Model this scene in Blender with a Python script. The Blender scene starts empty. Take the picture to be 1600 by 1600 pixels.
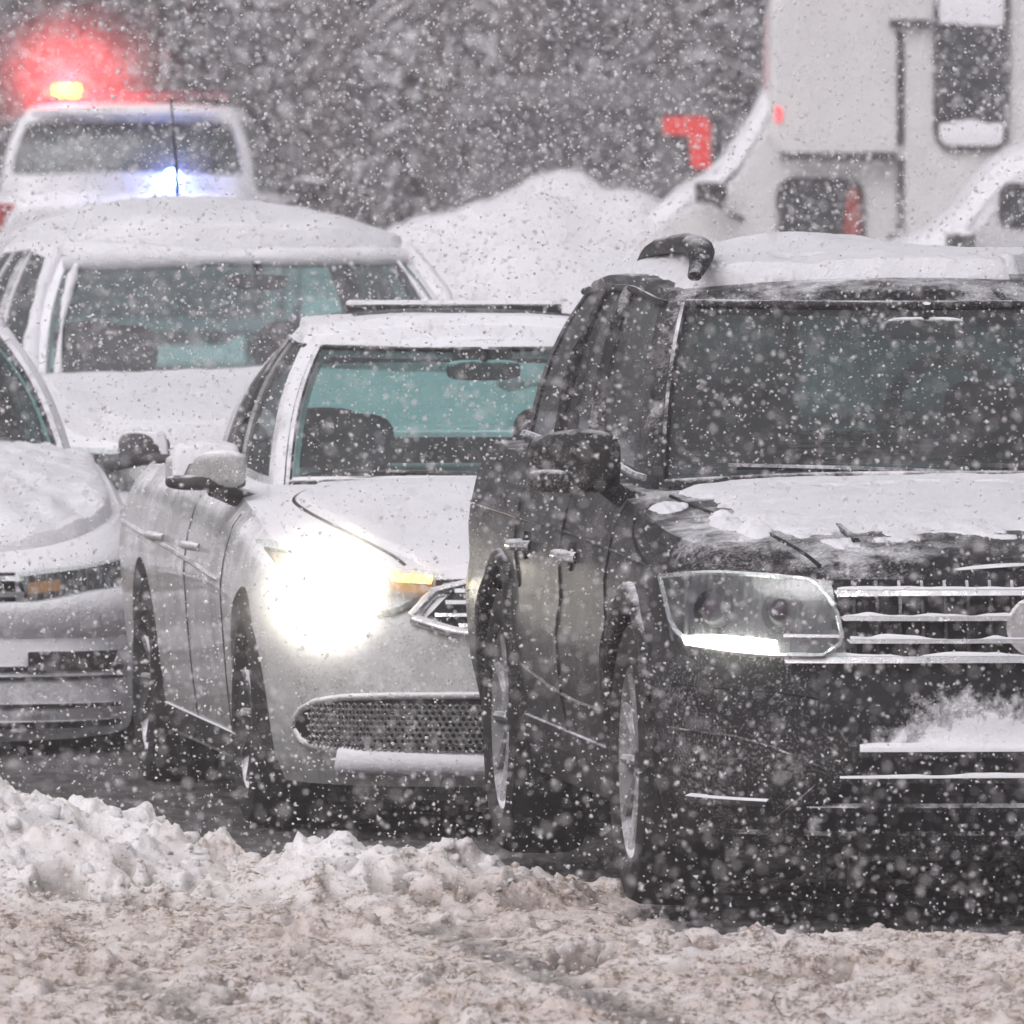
import bpy, bmesh, math, random
import numpy as np
from mathutils import Vector, Matrix

R = math.radians
rng = np.random.default_rng(7)
random.seed(7)
scene = bpy.context.scene
col = scene.collection

# ------------------------------------------------------------------ camera
CAM_H = 2.5
FPX = 29000.0 / 1600.0                      # focal length in picture widths
cam_d = bpy.data.cameras.new('camera')
cam = bpy.data.objects.new('camera', cam_d)
col.objects.link(cam)
cam.location = (0, 0, CAM_H)
cam.rotation_euler = (R(90) - math.atan((800 + 35) / 29000.0), 0, 0)
cam_d.sensor_width = 36.0
cam_d.lens = 36.0 * FPX
cam_d.clip_start = 0.5
cam_d.clip_end = 2000
cam_d.dof.use_dof = True
cam_d.dof.focus_distance = 51.0
cam_d.dof.aperture_fstop = 17.0
scene.camera = cam

# ------------------------------------------------------------------ sky and sun
world = bpy.data.worlds.new('World')
scene.world = world
world.use_nodes = True
wn = world.node_tree
wn.nodes.clear()
sky = wn.nodes.new('ShaderNodeTexSky')
sky.sky_type = 'NISHITA'
sky.sun_disc = False
sky.sun_elevation = R(48)
sky.sun_rotation = R(210)
sky.air_density = 1.0
sky.dust_density = 6.0
sky.ozone_density = 1.0
hs = wn.nodes.new('ShaderNodeHueSaturation')
hs.inputs['Saturation'].default_value = 0.10
tint = wn.nodes.new('ShaderNodeMixRGB')
tint.blend_type = 'MULTIPLY'
tint.inputs[0].default_value = 1.0
tint.inputs[2].default_value = (1.0, 0.975, 1.03, 1)
bg = wn.nodes.new('ShaderNodeBackground')
bg.inputs['Strength'].default_value = 0.10
wo = wn.nodes.new('ShaderNodeOutputWorld')
wn.links.new(sky.outputs[0], hs.inputs['Color'])
wn.links.new(hs.outputs[0], tint.inputs[1])
wn.links.new(tint.outputs[0], bg.inputs['Color'])
wn.links.new(bg.outputs[0], wo.inputs['Surface'])

sun_d = bpy.data.lights.new('sun', 'SUN')
sun_d.energy = 0.8
sun_d.angle = R(40)
sun_d.color = (1.0, 0.97, 0.95)
sun = bpy.data.objects.new('sun', sun_d)
col.objects.link(sun)
sun.rotation_euler = (R(42), 0, R(-30))

scene.view_settings.view_transform = 'Standard'
scene.view_settings.look = 'None'
scene.view_settings.exposure = 0.08
scene.view_settings.gamma = 1.0
scene.view_settings.use_curve_mapping = False
scene.render.engine = 'CYCLES'
cy = scene.cycles
cy.max_bounces = 8
cy.diffuse_bounces = 3
cy.glossy_bounces = 3
cy.transmission_bounces = 6
cy.transparent_max_bounces = 16
cy.volume_bounces = 1
cy.sample_clamp_indirect = 6.0
cy.caustics_reflective = False
cy.caustics_refractive = False
cy.use_adaptive_sampling = True
cy.adaptive_threshold = 0.05
cy.adaptive_min_samples = 20
cy.use_denoising = True
try:
    cy.denoiser = 'OPENIMAGEDENOISE'
except Exception:
    pass

# ------------------------------------------------------------------ helpers
def tag(o, label, cat=None, group=None, kind=None):
    o['label'] = label
    if cat: o['category'] = cat
    if group: o['group'] = group
    if kind: o['kind'] = kind
    return o

def empty(name, loc=(0, 0, 0), rz=0.0):
    o = bpy.data.objects.new(name, None)
    o.empty_display_size = 0.2
    col.objects.link(o)
    o.location = loc
    o.rotation_euler = (0, 0, rz)
    return o

def mesh_obj(name, verts, faces, mat=None, parent=None, smooth=True, merge=0.0, recalc=False):
    me = bpy.data.meshes.new(name)
    verts = np.asarray(verts, dtype=float)
    if isinstance(faces, np.ndarray):
        nf, k = faces.shape
        me.vertices.add(len(verts)); me.vertices.foreach_set('co', verts.ravel())
        me.loops.add(nf * k); me.loops.foreach_set('vertex_index', faces.astype(np.int32).ravel())
        me.polygons.add(nf)
        me.polygons.foreach_set('loop_start', np.arange(0, nf * k, k, dtype=np.int32))
        me.polygons.foreach_set('loop_total', np.full(nf, k, dtype=np.int32))
        me.update(calc_edges=True)
        me.validate()
    else:
        me.from_pydata([tuple(v) for v in verts], [], faces)
    if merge > 0 or recalc:
        bm = bmesh.new(); bm.from_mesh(me)
        if merge > 0: bmesh.ops.remove_doubles(bm, verts=bm.verts, dist=merge)
        if recalc: bmesh.ops.recalc_face_normals(bm, faces=bm.faces)
        bm.to_mesh(me); bm.free()
    if smooth and len(me.polygons):
        me.polygons.foreach_set('use_smooth', np.ones(len(me.polygons), dtype=bool))
    o = bpy.data.objects.new(name, me)
    col.objects.link(o)
    if mat is not None: me.materials.append(mat)
    if parent is not None: o.parent = parent
    return o

def sharp(o, ang=35):
    """split shading at edges steeper than ang"""
    me = o.data
    bm = bmesh.new(); bm.from_mesh(me)
    for e in bm.edges:
        if len(e.link_faces) == 2:
            e.smooth = e.calc_face_angle(0) < R(ang)
        else:
            e.smooth = False
    bm.to_mesh(me); bm.free()
    return o

def grid_faces(A, B, wrapb=False):
    f = []
    for a in range(A - 1):
        for b in range(B - (0 if wrapb else 1)):
            b2 = (b + 1) % B
            f.append((a * B + b, a * B + b2, (a + 1) * B + b2, (a + 1) * B + b))
    return f

def grid_faces_np(A, B):
    i = np.arange(A - 1)[:, None] * B + np.arange(B - 1)[None, :]
    return np.stack([i, i + 1, i + B + 1, i + B], -1).reshape(-1, 4)

def shell(name, P, N, depth, mat, parent, smooth_ang=40):
    """P: A x B x 3 outer grid, N normals; makes a closed slab depth thick inwards"""
    P = np.asarray(P); A, B = P.shape[:2]
    Q = P - np.asarray(N) * depth
    V = np.concatenate([P.reshape(-1, 3), Q.reshape(-1, 3)])
    n = A * B
    f = grid_faces(A, B)
    f += [tuple(n + i for i in reversed(q)) for q in grid_faces(A, B)]
    rim = [b for b in range(B)] + [a * B + B - 1 for a in range(1, A)] + \
          [(A - 1) * B + b for b in range(B - 2, -1, -1)] + [a * B for a in range(A - 2, 0, -1)]
    for k in range(len(rim)):
        i, j = rim[k], rim[(k + 1) % len(rim)]
        f.append((i, n + i, n + j, j))
    o = mesh_obj(name, V, f, mat, parent, True, recalc=True)
    return sharp(o, smooth_ang)

def poly_sample(pl, n):
    pl = np.asarray(pl, float)
    d = np.r_[0, np.cumsum(np.linalg.norm(np.diff(pl, axis=0), axis=1))]
    t = np.linspace(0, d[-1], n)
    return np.stack([np.interp(t, d, pl[:, k]) for k in range(pl.shape[1])], -1)

def smooth_curve(pl, n, it=2):
    """Chaikin corner cutting then resample"""
    p = np.asarray(pl, float)
    for _ in range(it):
        q = p[:-1] * 0.75 + p[1:] * 0.25
        r = p[:-1] * 0.25 + p[1:] * 0.75
        p = np.concatenate([p[:1], np.stack([q, r], 1).reshape(-1, p.shape[1]), p[-1:]])
    return poly_sample(p, n)

def tube(name, pts, rad, mat, parent=None, seg=8, flat=1.0, closed=False):
    pts = np.asarray(pts, float); n = len(pts)
    rad = np.broadcast_to(np.asarray(rad, float), (n,))
    V = []
    up0 = np.array([0, 0, 1.0])
    for i in range(n):
        a = pts[max(i - 1, 0)] if not closed else pts[(i - 1) % n]
        b = pts[min(i + 1, n - 1)] if not closed else pts[(i + 1) % n]
        t = b - a; t /= (np.linalg.norm(t) + 1e-9)
        up = up0 if abs(t[2]) < 0.95 else np.array([0, 1.0, 0])
        s = np.cross(t, up); s /= np.linalg.norm(s)
        u = np.cross(s, t)
        for k in range(seg):
            an = 2 * math.pi * k / seg
            V.append(pts[i] + rad[i] * (math.cos(an) * s + math.sin(an) * u * flat))
    f = grid_faces(n, seg, True)
    if closed:
        for k in range(seg):
            f.append(((n - 1) * seg + k, (n - 1) * seg + (k + 1) % seg, (k + 1) % seg, k))
    else:
        f.append(tuple(range(seg - 1, -1, -1)))
        f.append(tuple((n - 1) * seg + k for k in range(seg)))
    return sharp(mesh_obj(name, V, f, mat, parent, True, recalc=True), 50)

def lathe_x(name, prof, mat, parent, loc=(0, 0, 0), seg=48, close=True):
    """prof: list of (x, r) turned about the x axis"""
    V = []; m = len(prof)
    for k in range(seg):
        a = 2 * math.pi * k / seg
        for (x, r) in prof:
            V.append((x + loc[0], r * math.cos(a) + loc[1], r * math.sin(a) + loc[2]))
    f = []
    for k in range(seg):
        k2 = (k + 1) % seg
        for j in range(m - (0 if close else 1)):
            j2 = (j + 1) % m
            f.append((k * m + j, k * m + j2, k2 * m + j2, k2 * m + j))
    return sharp(mesh_obj(name, V, f, mat, parent, True, merge=1e-5, recalc=True), 40)

def spow(v, e):
    return np.sign(v) * np.abs(v) ** e

def superell(name, c, r, e1=0.5, e2=0.5, mat=None, parent=None, nu=28, nv=16, warp=None, rot=None):
    V = []
    for j in range(nv + 1):
        ph = -math.pi / 2 + math.pi * j / nv
        for i in range(nu):
            th = 2 * math.pi * i / nu
            p = np.array([r[0] * spow(math.cos(ph), e1) * spow(math.cos(th), e2),
                          r[1] * spow(math.cos(ph), e1) * spow(math.sin(th), e2),
                          r[2] * spow(math.sin(ph), e1)])
            if warp: p = warp(p)
            if rot is not None: p = np.array(rot @ Vector(p))
            V.append(p + np.asarray(c))
    return mesh_obj(name, V, grid_faces(nv + 1, nu, True), mat, parent, True, merge=1e-6, recalc=True)

def box(name, lo, hi, mat, parent=None, bevel=0.0, seg=2):
    bm = bmesh.new()
    bmesh.ops.create_cube(bm, size=1.0)
    lo, hi = np.asarray(lo, float), np.asarray(hi, float)
    for v in bm.verts:
        v.co = Vector((lo + hi) / 2) + Vector(np.array(v.co) * (hi - lo))
    if bevel > 0:
        bmesh.ops.bevel(bm, geom=bm.edges[:], offset=bevel, segments=seg, profile=0.5, affect='EDGES')
    me = bpy.data.meshes.new(name); bm.to_mesh(me); bm.free()
    o = bpy.data.objects.new(name, me); col.objects.link(o)
    if mat: me.materials.append(mat)
    if parent is not None: o.parent = parent
    return o

def prism(name, prof, y0, y1, mat, parent=None, bevel=0.0, seg=2, axis='y'):
    """closed profile in (x, z) pushed along y (or profile in (y, z) along x)"""
    n = len(prof)
    V = []
    for y in (y0, y1):
        for (a, b) in prof:
            V.append((a, y, b) if axis == 'y' else (y, a, b))
    f = [tuple(range(n)), tuple(range(2 * n - 1, n - 1, -1))]
    for i in range(n):
        j = (i + 1) % n
        f.append((i, n + i, n + j, j))
    me = bpy.data.meshes.new(name); me.from_pydata(V, [], f)
    bm = bmesh.new(); bm.from_mesh(me)
    bmesh.ops.recalc_face_normals(bm, faces=bm.faces)
    if bevel > 0:
        bmesh.ops.bevel(bm, geom=bm.edges[:], offset=bevel, segments=seg, profile=0.5, affect='EDGES')
    bm.to_mesh(me); bm.free()
    o = bpy.data.objects.new(name, me); col.objects.link(o)
    if mat: me.materials.append(mat)
    if parent is not None: o.parent = parent
    return o

def hash2(ix, iy, seed):
    h = (ix.astype(np.int64) * 374761393 + iy.astype(np.int64) * 668265263 + seed * 974634777) & 0xffffffff
    h = ((h ^ (h >> 13)) * 1274126177) & 0xffffffff
    h = h ^ (h >> 16)
    return (h & 0xffffff) / float(0xffffff)

def vnoise(x, y, seed=0):
    x = np.asarray(x, float); y = np.asarray(y, float)
    ix = np.floor(x); iy = np.floor(y)
    fx = x - ix; fy = y - iy
    fx = fx * fx * (3 - 2 * fx); fy = fy * fy * (3 - 2 * fy)
    a = hash2(ix, iy, seed); b = hash2(ix + 1, iy, seed)
    c = hash2(ix, iy + 1, seed); d = hash2(ix + 1, iy + 1, seed)
    return (a * (1 - fx) + b * fx) * (1 - fy) + (c * (1 - fx) + d * fx) * fy

def fbm(x, y, seed=0, oct=4, gain=0.5):
    s = 0; a = 1; t = 0
    for k in range(oct):
        s = s + a * vnoise(x * 2 ** k, y * 2 ** k, seed + k * 13)
        t += a; a *= gain
    return s / t

def sstep(a, b, x):
    t = np.clip((np.asarray(x, float) - a) / (b - a), 0, 1)
    return t * t * (3 - 2 * t)

def upsample(P, fa, fb):
    A, B = P.shape[:2]
    ta = np.linspace(0, A - 1, (A - 1) * fa + 1); tb = np.linspace(0, B - 1, (B - 1) * fb + 1)
    ia = np.minimum(ta.astype(int), A - 2); ib = np.minimum(tb.astype(int), B - 2)
    wa = (ta - ia)[:, None, None]; wb = (tb - ib)[None, :, None]
    g = lambda i, j: P[i][:, j]
    return (g(ia, ib) * (1 - wa) + g(ia + 1, ib) * wa) * (1 - wb) + (g(ia, ib + 1) * (1 - wa) + g(ia + 1, ib + 1) * wa) * wb

def snow_cover(name, P, thick, mat, parent, fa=3, fb=3):
    """a blanket of snow of real thickness lying on the grid P; thick(P)->metres, <=0 where bare"""
    P = upsample(np.asarray(P, float), fa, fb)
    th = np.array(thick(P), float)
    Q = P.copy()
    th[0] = th[-1] = -1; th[:, 0] = th[:, -1] = -1
    Q[..., 2] += np.where(th > 0, th, -0.014)
    A, B = P.shape[:2]
    return mesh_obj(name, Q.reshape(-1, 3), grid_faces_np(A, B), mat, parent, True)

# ------------------------------------------------------------------ materials
class NT:
    def __init__(s, name):
        s.m = bpy.data.materials.new(name); s.m.use_nodes = True
        s.t = s.m.node_tree; s.t.nodes.clear()
        s.out = s.t.nodes.new('ShaderNodeOutputMaterial')
    def n(s, typ, **kw):
        nd = s.t.nodes.new(typ)
        for k, v in kw.items(): setattr(nd, k, v)
        return nd
    def l(s, a, b): s.t.links.new(a, b)
    def set(s, nd, **kw):
        for k, v in kw.items():
            nd.inputs[k.replace('_', ' ')].default_value = v
    def coord(s, kind='Object'):
        return s.n('ShaderNodeTexCoord').outputs[kind]
    def noise(s, scale, detail=4, rough=0.55, vec=None, out='Fac', dist=0.0):
        nd = s.n('ShaderNodeTexNoise'); nd.inputs['Scale'].default_value = scale
        nd.inputs['Detail'].default_value = detail; nd.inputs['Roughness'].default_value = rough
        nd.inputs['Distortion'].default_value = dist
        s.l(vec if vec is not None else s.coord(), nd.inputs['Vector'])
        return nd.outputs[out]
    def ramp(s, fac, stops):
        r = s.n('ShaderNodeValToRGB'); e = r.color_ramp.elements
        while len(e) < len(stops): e.new(0.5)
        for k, (p, c) in enumerate(stops):
            e[k].position = p
            e[k].color = (c, c, c, 1) if not hasattr(c, '__len__') else (*c, 1)
        s.l(fac, r.inputs['Fac']); return r.outputs['Color']
    def math(s, op, a, b=None, clamp=False):
        nd = s.n('ShaderNodeMath', operation=op); nd.use_clamp = clamp
        for i, v in enumerate((a, b)):
            if v is None: continue
            if isinstance(v, (int, float)): nd.inputs[i].default_value = v
            else: s.l(v, nd.inputs[i])
        return nd.outputs[0]
    def mix(s, fac, a, b, blend='MIX'):
        nd = s.n('ShaderNodeMixRGB', blend_type=blend)
        for i, v in enumerate((fac, a, b)):
            if isinstance(v, (int, float)): nd.inputs[i].default_value = v if i == 0 else (v, v, v, 1)
            elif isinstance(v, tuple): nd.inputs[i].default_value = (*v, 1)
            else: s.l(v, nd.inputs[i])
        return nd.outputs[0]
    def bsdf(s, color=None, rough=0.5, metal=0.0, spec=0.5, coat=0.0):
        b = s.n('ShaderNodeBsdfPrincipled')
        if isinstance(color, tuple): b.inputs['Base Color'].default_value = (*color, 1)
        elif color is not None: s.l(color, b.inputs['Base Color'])
        if isinstance(rough, (int, float)): b.inputs['Roughness'].default_value = rough
        else: s.l(rough, b.inputs['Roughness'])
        if isinstance(metal, (int, float)): b.inputs['Metallic'].default_value = metal
        else: s.l(metal, b.inputs['Metallic'])
        b.inputs['Specular IOR Level'].default_value = spec
        if isinstance(coat, (int, float)): b.inputs['Coat Weight'].default_value = coat
        else: s.l(coat, b.inputs['Coat Weight'])
        b.inputs['Coat Roughness'].default_value = 0.08
        return b
    def bump(s, b, h, strength=0.5, dist=0.02):
        nd = s.n('ShaderNodeBump'); nd.inputs['Strength'].default_value = strength
        nd.inputs['Distance'].default_value = dist
        s.l(h, nd.inputs['Height']); s.l(nd.outputs[0], b.inputs['Normal'])
    def done(s, sh):
        s.l(sh, s.out.inputs['Surface']); return s.m

SNOWC = (0.80, 0.795, 0.825)

def m_snow(name='snow', c=SNOWC, bump=0.5, dirt=0.0):
    t = NT(name)
    n1 = t.noise(60, 6, 0.65); n2 = t.noise(7, 4, 0.6)
    colr = t.mix(t.ramp(n2, [(0.35, 0.0), (0.75, 1.0)]), c, tuple(x * 0.93 for x in c))
    if dirt > 0:
        d = t.ramp(t.noise(22, 6, 0.7), [(0.55, 0.0), (0.75, dirt)])
        colr = t.mix(d, colr, (0.30, 0.25, 0.22))
    b = t.bsdf(colr, 0.85, spec=0.2)
    b.inputs['Subsurface Weight'].default_value = 0.0
    t.bump(b, n1, bump, 0.02)
    return t.done(b.outputs[0])

def m_dusted(name, base, snow=0.5, up=0.9, rough=0.25, metal=0.0, coat=0.6, grime=0.3, scale=14.0, spec=0.5, grimec=(0.25, 0.235, 0.225), spat=None):
    """a real surface with wind-blown snow stuck to it in patches and on what faces up"""
    t = NT(name)
    co = t.coord()
    mp = t.n('ShaderNodeMapping'); t.l(co, mp.inputs['Vector'])
    n_big = t.noise(scale * 0.22, 4, 0.6, mp.outputs[0])
    n_mid = t.noise(scale, 6, 0.68, mp.outputs[0])
    n_fin = t.noise(scale * 9, 4, 0.7, mp.outputs[0])
    geo = t.n('ShaderNodeNewGeometry')
    sep = t.n('ShaderNodeSeparateXYZ'); t.l(geo.outputs['Normal'], sep.inputs[0])
    upz = t.math('MULTIPLY', t.math('MAXIMUM', sep.outputs[2], 0.0), up)
    a = t.math('ADD', t.math('MULTIPLY', n_big, 0.9), t.math('MULTIPLY', n_mid, 0.8))
    a = t.math('ADD', a, t.math('MULTIPLY', n_fin, 0.45))
    a = t.math('ADD', a, upz)
    a = t.math('ADD', a, snow - 1.55)
    fac = t.ramp(a, [(0.0, 0.0), (0.35, 1.0)])
    g = t.ramp(t.noise(scale * 0.5, 6, 0.7, mp.outputs[0]), [(0.38, 0.0), (0.72, grime)])
    c0 = t.mix(g, base, grimec)
    if spat is not None:
        sp = t.math('ADD', t.math('MULTIPLY', t.noise(130, 3, .6, mp.outputs[0]), .75), t.math('MULTIPLY', t.noise(3.5, 4, .6, mp.outputs[0]), .35))
        c0 = t.mix(t.ramp(sp, [(.585, 0.0), (.66, spat[3])]), c0, spat[:3])
    c = t.mix(fac, c0, SNOWC)
    r = t.math('ADD', t.math('MULTIPLY', fac, 0.8 - rough), t.math('ADD', rough, t.math('MULTIPLY', g, 0.45)), True)
    coatn = t.math('MULTIPLY', t.math('SUBTRACT', 1.0, fac), t.math('SUBTRACT', coat, t.math('MULTIPLY', g, coat)), True)
    mt = t.math('MULTIPLY', t.math('SUBTRACT', 1.0, fac), metal) if metal > 0 else 0.0
    b = t.bsdf(c, r, mt, spec, coatn)
    t.bump(b, t.math('ADD', fac, t.math('MULTIPLY', n_fin, 0.3)), 0.35, 0.01)
    return t.done(b.outputs[0])

def m_plain(name, c, rough=0.6, metal=0.0, spec=0.4, var=0.25, scale=30.0):
    t = NT(name)
    n = t.noise(scale, 5, 0.6)
    colr = t.mix(t.ramp(n, [(0.3, 0.0), (0.8, 1.0)]), c, tuple(min(1, x * (1 + var) + 0.01) for x in c))
    return t.done(t.bsdf(colr, rough, metal, spec).outputs[0])

def m_glass(name, tintc=(0.5, 0.72, 0.70), dust=0.15, gloss=0.08, spots=0.35):
    t = NT(name)
    tr = t.n('ShaderNodeBsdfTransparent'); tr.inputs[0].default_value = (*tintc, 1)
    gl = t.n('ShaderNodeBsdfGlossy'); gl.inputs['Roughness'].default_value = 0.05
    gl.inputs['Color'].default_value = (0.8, 0.85, 0.85, 1)
    fr = t.n('ShaderNodeFresnel'); fr.inputs['IOR'].default_value = 1.45
    m1 = t.n('ShaderNodeMixShader')
    t.l(t.math('ADD', t.math('MULTIPLY', fr.outputs[0], 0.4), gloss, True), m1.inputs[0])
    t.l(tr.outputs[0], m1.inputs[1]); t.l(gl.outputs[0], m1.inputs[2])
    df = t.n('ShaderNodeBsdfDiffuse'); df.inputs['Color'].default_value = (*SNOWC, 1)
    f1 = t.ramp(t.noise(5, 5, 0.65), [(0.30, dust * 0.35), (0.75, dust)])
    vor = t.n('ShaderNodeTexVoronoi'); vor.inputs['Scale'].default_value = 38
    t.l(t.coord(), vor.inputs['Vector'])
    thr = t.math('MULTIPLY', t.noise(9, 4, 0.7), 0.30)
    dots = t.math('LESS_THAN', vor.outputs['Distance'], t.math('SUBTRACT', thr, 0.02))
    f2 = t.math('MAXIMUM', f1, t.math('MULTIPLY', dots, spots))
    m2 = t.n('ShaderNodeMixShader'); t.l(f2, m2.inputs[0])
    t.l(m1.outputs[0], m2.inputs[1]); t.l(df.outputs[0], m2.inputs[2])
    return t.done(m2.outputs[0])

def m_emit(name, c, s):
    t = NT(name)
    e = t.n('ShaderNodeEmission'); e.inputs[0].default_value = (*c, 1); e.inputs[1].default_value = s
    return t.done(e.outputs[0])

def m_lens(name, c=(0.9, 0.93, 0.92), dust=0.35):
    """clear lamp cover streaked with meltwater and frost"""
    t = NT(name)
    tr = t.n('ShaderNodeBsdfTransparent'); tr.inputs[0].default_value = (*c, 1)
    gl = t.n('ShaderNodeBsdfGlossy'); gl.inputs['Roughness'].default_value = 0.06
    m1 = t.n('ShaderNodeMixShader'); m1.inputs[0].default_value = 0.06
    t.l(tr.outputs[0], m1.inputs[1]); t.l(gl.outputs[0], m1.inputs[2])
    df = t.n('ShaderNodeBsdfTranslucent'); df.inputs['Color'].default_value = (0.8, 0.82, 0.82, 1)
    dd = t.n('ShaderNodeBsdfDiffuse'); dd.inputs['Color'].default_value = (0.75, 0.76, 0.78, 1)
    mm = t.n('ShaderNodeMixShader'); mm.inputs[0].default_value = 0.5
    t.l(df.outputs[0], mm.inputs[1]); t.l(dd.outputs[0], mm.inputs[2])
    mp = t.n('ShaderNodeMapping'); mp.inputs['Scale'].default_value = (90, 30, 7)
    t.l(t.coord(), mp.inputs['Vector'])
    st = t.ramp(t.noise(1.0, 5, 0.7, mp.outputs[0]), [(0.47, 0.0), (0.66, dust)])
    m2 = t.n('ShaderNodeMixShader'); t.l(st, m2.inputs[0])
    t.l(m1.outputs[0], m2.inputs[1]); t.l(mm.outputs[0], m2.inputs[2])
    return t.done(m2.outputs[0])

M = {}
M['snow'] = m_snow()
M['snow_fine'] = m_snow('snow_fine', bump=0.25)
M['suv_paint'] = m_dusted('dark_grey_paint', (0.010, 0.0105, 0.0125), 0.17, 0.40, 0.40, 0.0, 0.08, 0.30, 12, 0.10, grimec=(0.10, 0.095, 0.092), spat=(.46, .44, .44, .38))
M['suv_black'] = m_dusted('black_trim', (0.009, 0.009, 0.010), 0.08, 0.6, 0.55, 0, 0.0, 0.25, 16, 0.25, grimec=(0.08, 0.075, 0.072), spat=(.40, .38, .38, .4))
M['white_paint'] = m_dusted('white_paint', (0.50, 0.505, 0.50), 0.36, 0.7, 0.25, 0.0, 0.6, 0.75, 9, grimec=(0.20, 0.185, 0.175), spat=(.10, .09, .085, .75))
M['silver_paint'] = m_dusted('silver_paint', (0.17, 0.175, 0.20), 0.74, 0.9, 0.3, 0.0, 0.5, 0.55, 9)
M['iced_paint'] = m_dusted('snowed_paint', (0.33, 0.33, 0.35), 0.85, 0.9, 0.3, 0.0, 0.4, 0.2, 10)
M['police_white'] = m_dusted('police_white_paint', (0.50, 0.50, 0.52), 0.40, 0.8, 0.3, 0.0, 0.5, 0.25, 8)
M['grey_paint'] = m_dusted('grey_paint', (0.085, 0.085, 0.092), 0.24, 0.25, 0.5, 0.0, 0.1, 0.4, 8)
M['coach_white'] = m_dusted('coach_cream', (0.61, 0.605, 0.60), 0.33, 0.8, 0.4, 0.0, 0.2, 0.25, 5)
M['plastic'] = m_dusted('black_plastic', (0.014, 0.014, 0.015), 0.18, 0.8, 0.5, 0, 0, 0.3, 18, grimec=(0.12, 0.115, 0.11))
M['dark'] = m_plain('dark_cavity', (0.008, 0.008, 0.009), 0.8, 0, 0.2)
M['under'] = m_plain('underbody', (0.016, 0.015, 0.015), 0.85, 0, 0.2)
M['shut'] = m_plain('shut_line', (0.012, 0.012, 0.013), 0.7, 0, 0.2)
M['chrome'] = m_dusted('chrome', (0.75, 0.75, 0.76), 0.22, 0.6, 0.12, 0.95, 0.0, 0.25, 20)
M['rubber'] = m_dusted('tyre_rubber', (0.013, 0.013, 0.013), 0.22, 0.25, 0.8, 0, 0, 0.5, 24, 0.3, grimec=(0.10, 0.09, 0.085))
M['rim'] = m_dusted('snow_packed_rim', (0.16, 0.16, 0.165), 0.42, 0.3, 0.5, 0.0, 0, 0.5, 26)
M['interior'] = m_plain('dark_upholstery', (0.035, 0.035, 0.037), 0.85, 0, 0.25)
M['dash'] = m_plain('dashboard', (0.03, 0.03, 0.032), 0.7, 0, 0.3)
M['glass'] = m_glass('tinted_windscreen', (0.50, 0.76, 0.73), 0.09, 0.03, 0.3)
M['glass_suv'] = m_glass('dark_windscreen', (0.34, 0.56, 0.53), 0.085, 0.02, 0.4)
M['glass_rear'] = m_glass('rear_glass', (0.60, 0.82, 0.80), 0.03, 0.02, 0.1)
M['glass_dark'] = m_glass('privacy_glass', (0.16, 0.18, 0.17), 0.12, 0.02)
M['lens'] = m_lens('lamp_cover', dust=0.17)
M['frost_lens'] = m_lens('frosted_lamp_cover', dust=0.40)
M['reflector'] = m_plain('lamp_reflector', (0.06, 0.06, 0.062), 0.35, 0.4)
M['headlight'] = m_emit('headlight_bulb', (1.0, 0.93, 0.78), 22)
M['drl'] = m_emit('daytime_lamp', (0.97, 1.0, 0.88), 12)
M['amber'] = m_emit('amber_lamp', (1.0, 0.42, 0.06), 12.0)
M['red_lamp'] = m_emit('red_tail_lamp', (0.95, 0.07, 0.06), .85)
M['red_beacon'] = m_emit('red_beacon', (1.0, 0.05, 0.03), 8)
M['yellow_core'] = m_emit('beacon_core', (1.0, 0.62, 0.06), 6)
M['blue_lamp'] = m_emit('blue_lamp', (0.18, 0.30, 1.0), 60)
M['lamp_dark'] = m_plain('unlit_lamp_module', (.05, .04, .05), .3)
M['red_glass'] = m_plain('unlit_red_lens', (0.25, 0.02, 0.02), 0.2)
M['amber_glass'] = m_plain('amber_reflector', (0.55, 0.22, 0.04), 0.2)

# ------------------------------------------------------------------ ground: churned snow and slush
def gauss(v, c, w):
    return np.exp(-((v - c) / w) ** 2)

def terrain_base(x, y):
    h = -0.02 * sstep(51.2, 53.0, y)
    # plough ridge at the left, falling away to the right
    hA = np.interp(x, [-6, -2.0, -1.39, -1.2, -1.0, -0.85, -0.70, -0.55], [0.30, 0.29, 0.262, 0.245, 0.20, 0.13, 0.06, 0.0])
    h = h + hA * np.where(y < 51.0, gauss(y, 51.0, 1.1), gauss(y, 51.0, 0.55))
    # ridge of lumps in front of the white sedan
    hB = np.interp(x, [-0.76, -0.60, -0.52, -0.45, -0.25, 0.0, 0.12, 0.3], [0.0, 0.12, 0.15, 0.155, 0.13, 0.09, 0.055, 0.0])
    h = h + hB * gauss(y, 50.4, 0.45)
    # low berm before the dark car
    hC = np.interp(x, [0.1, 0.35, 0.6, 0.9, 2.5, 6], [0.0, 0.02, 0.035, 0.05, 0.05, 0.05])
    h = h + hC * gauss(y, 47.7 + 0 * x, 0.45)
    # low ridge left between the tracks of the dark car
    h = h + 0.05 * gauss(y, 52.4, 0.8) * sstep(0.75, 0.95, x) * (1 - sstep(1.9, 2.1, x))
    return h

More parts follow.
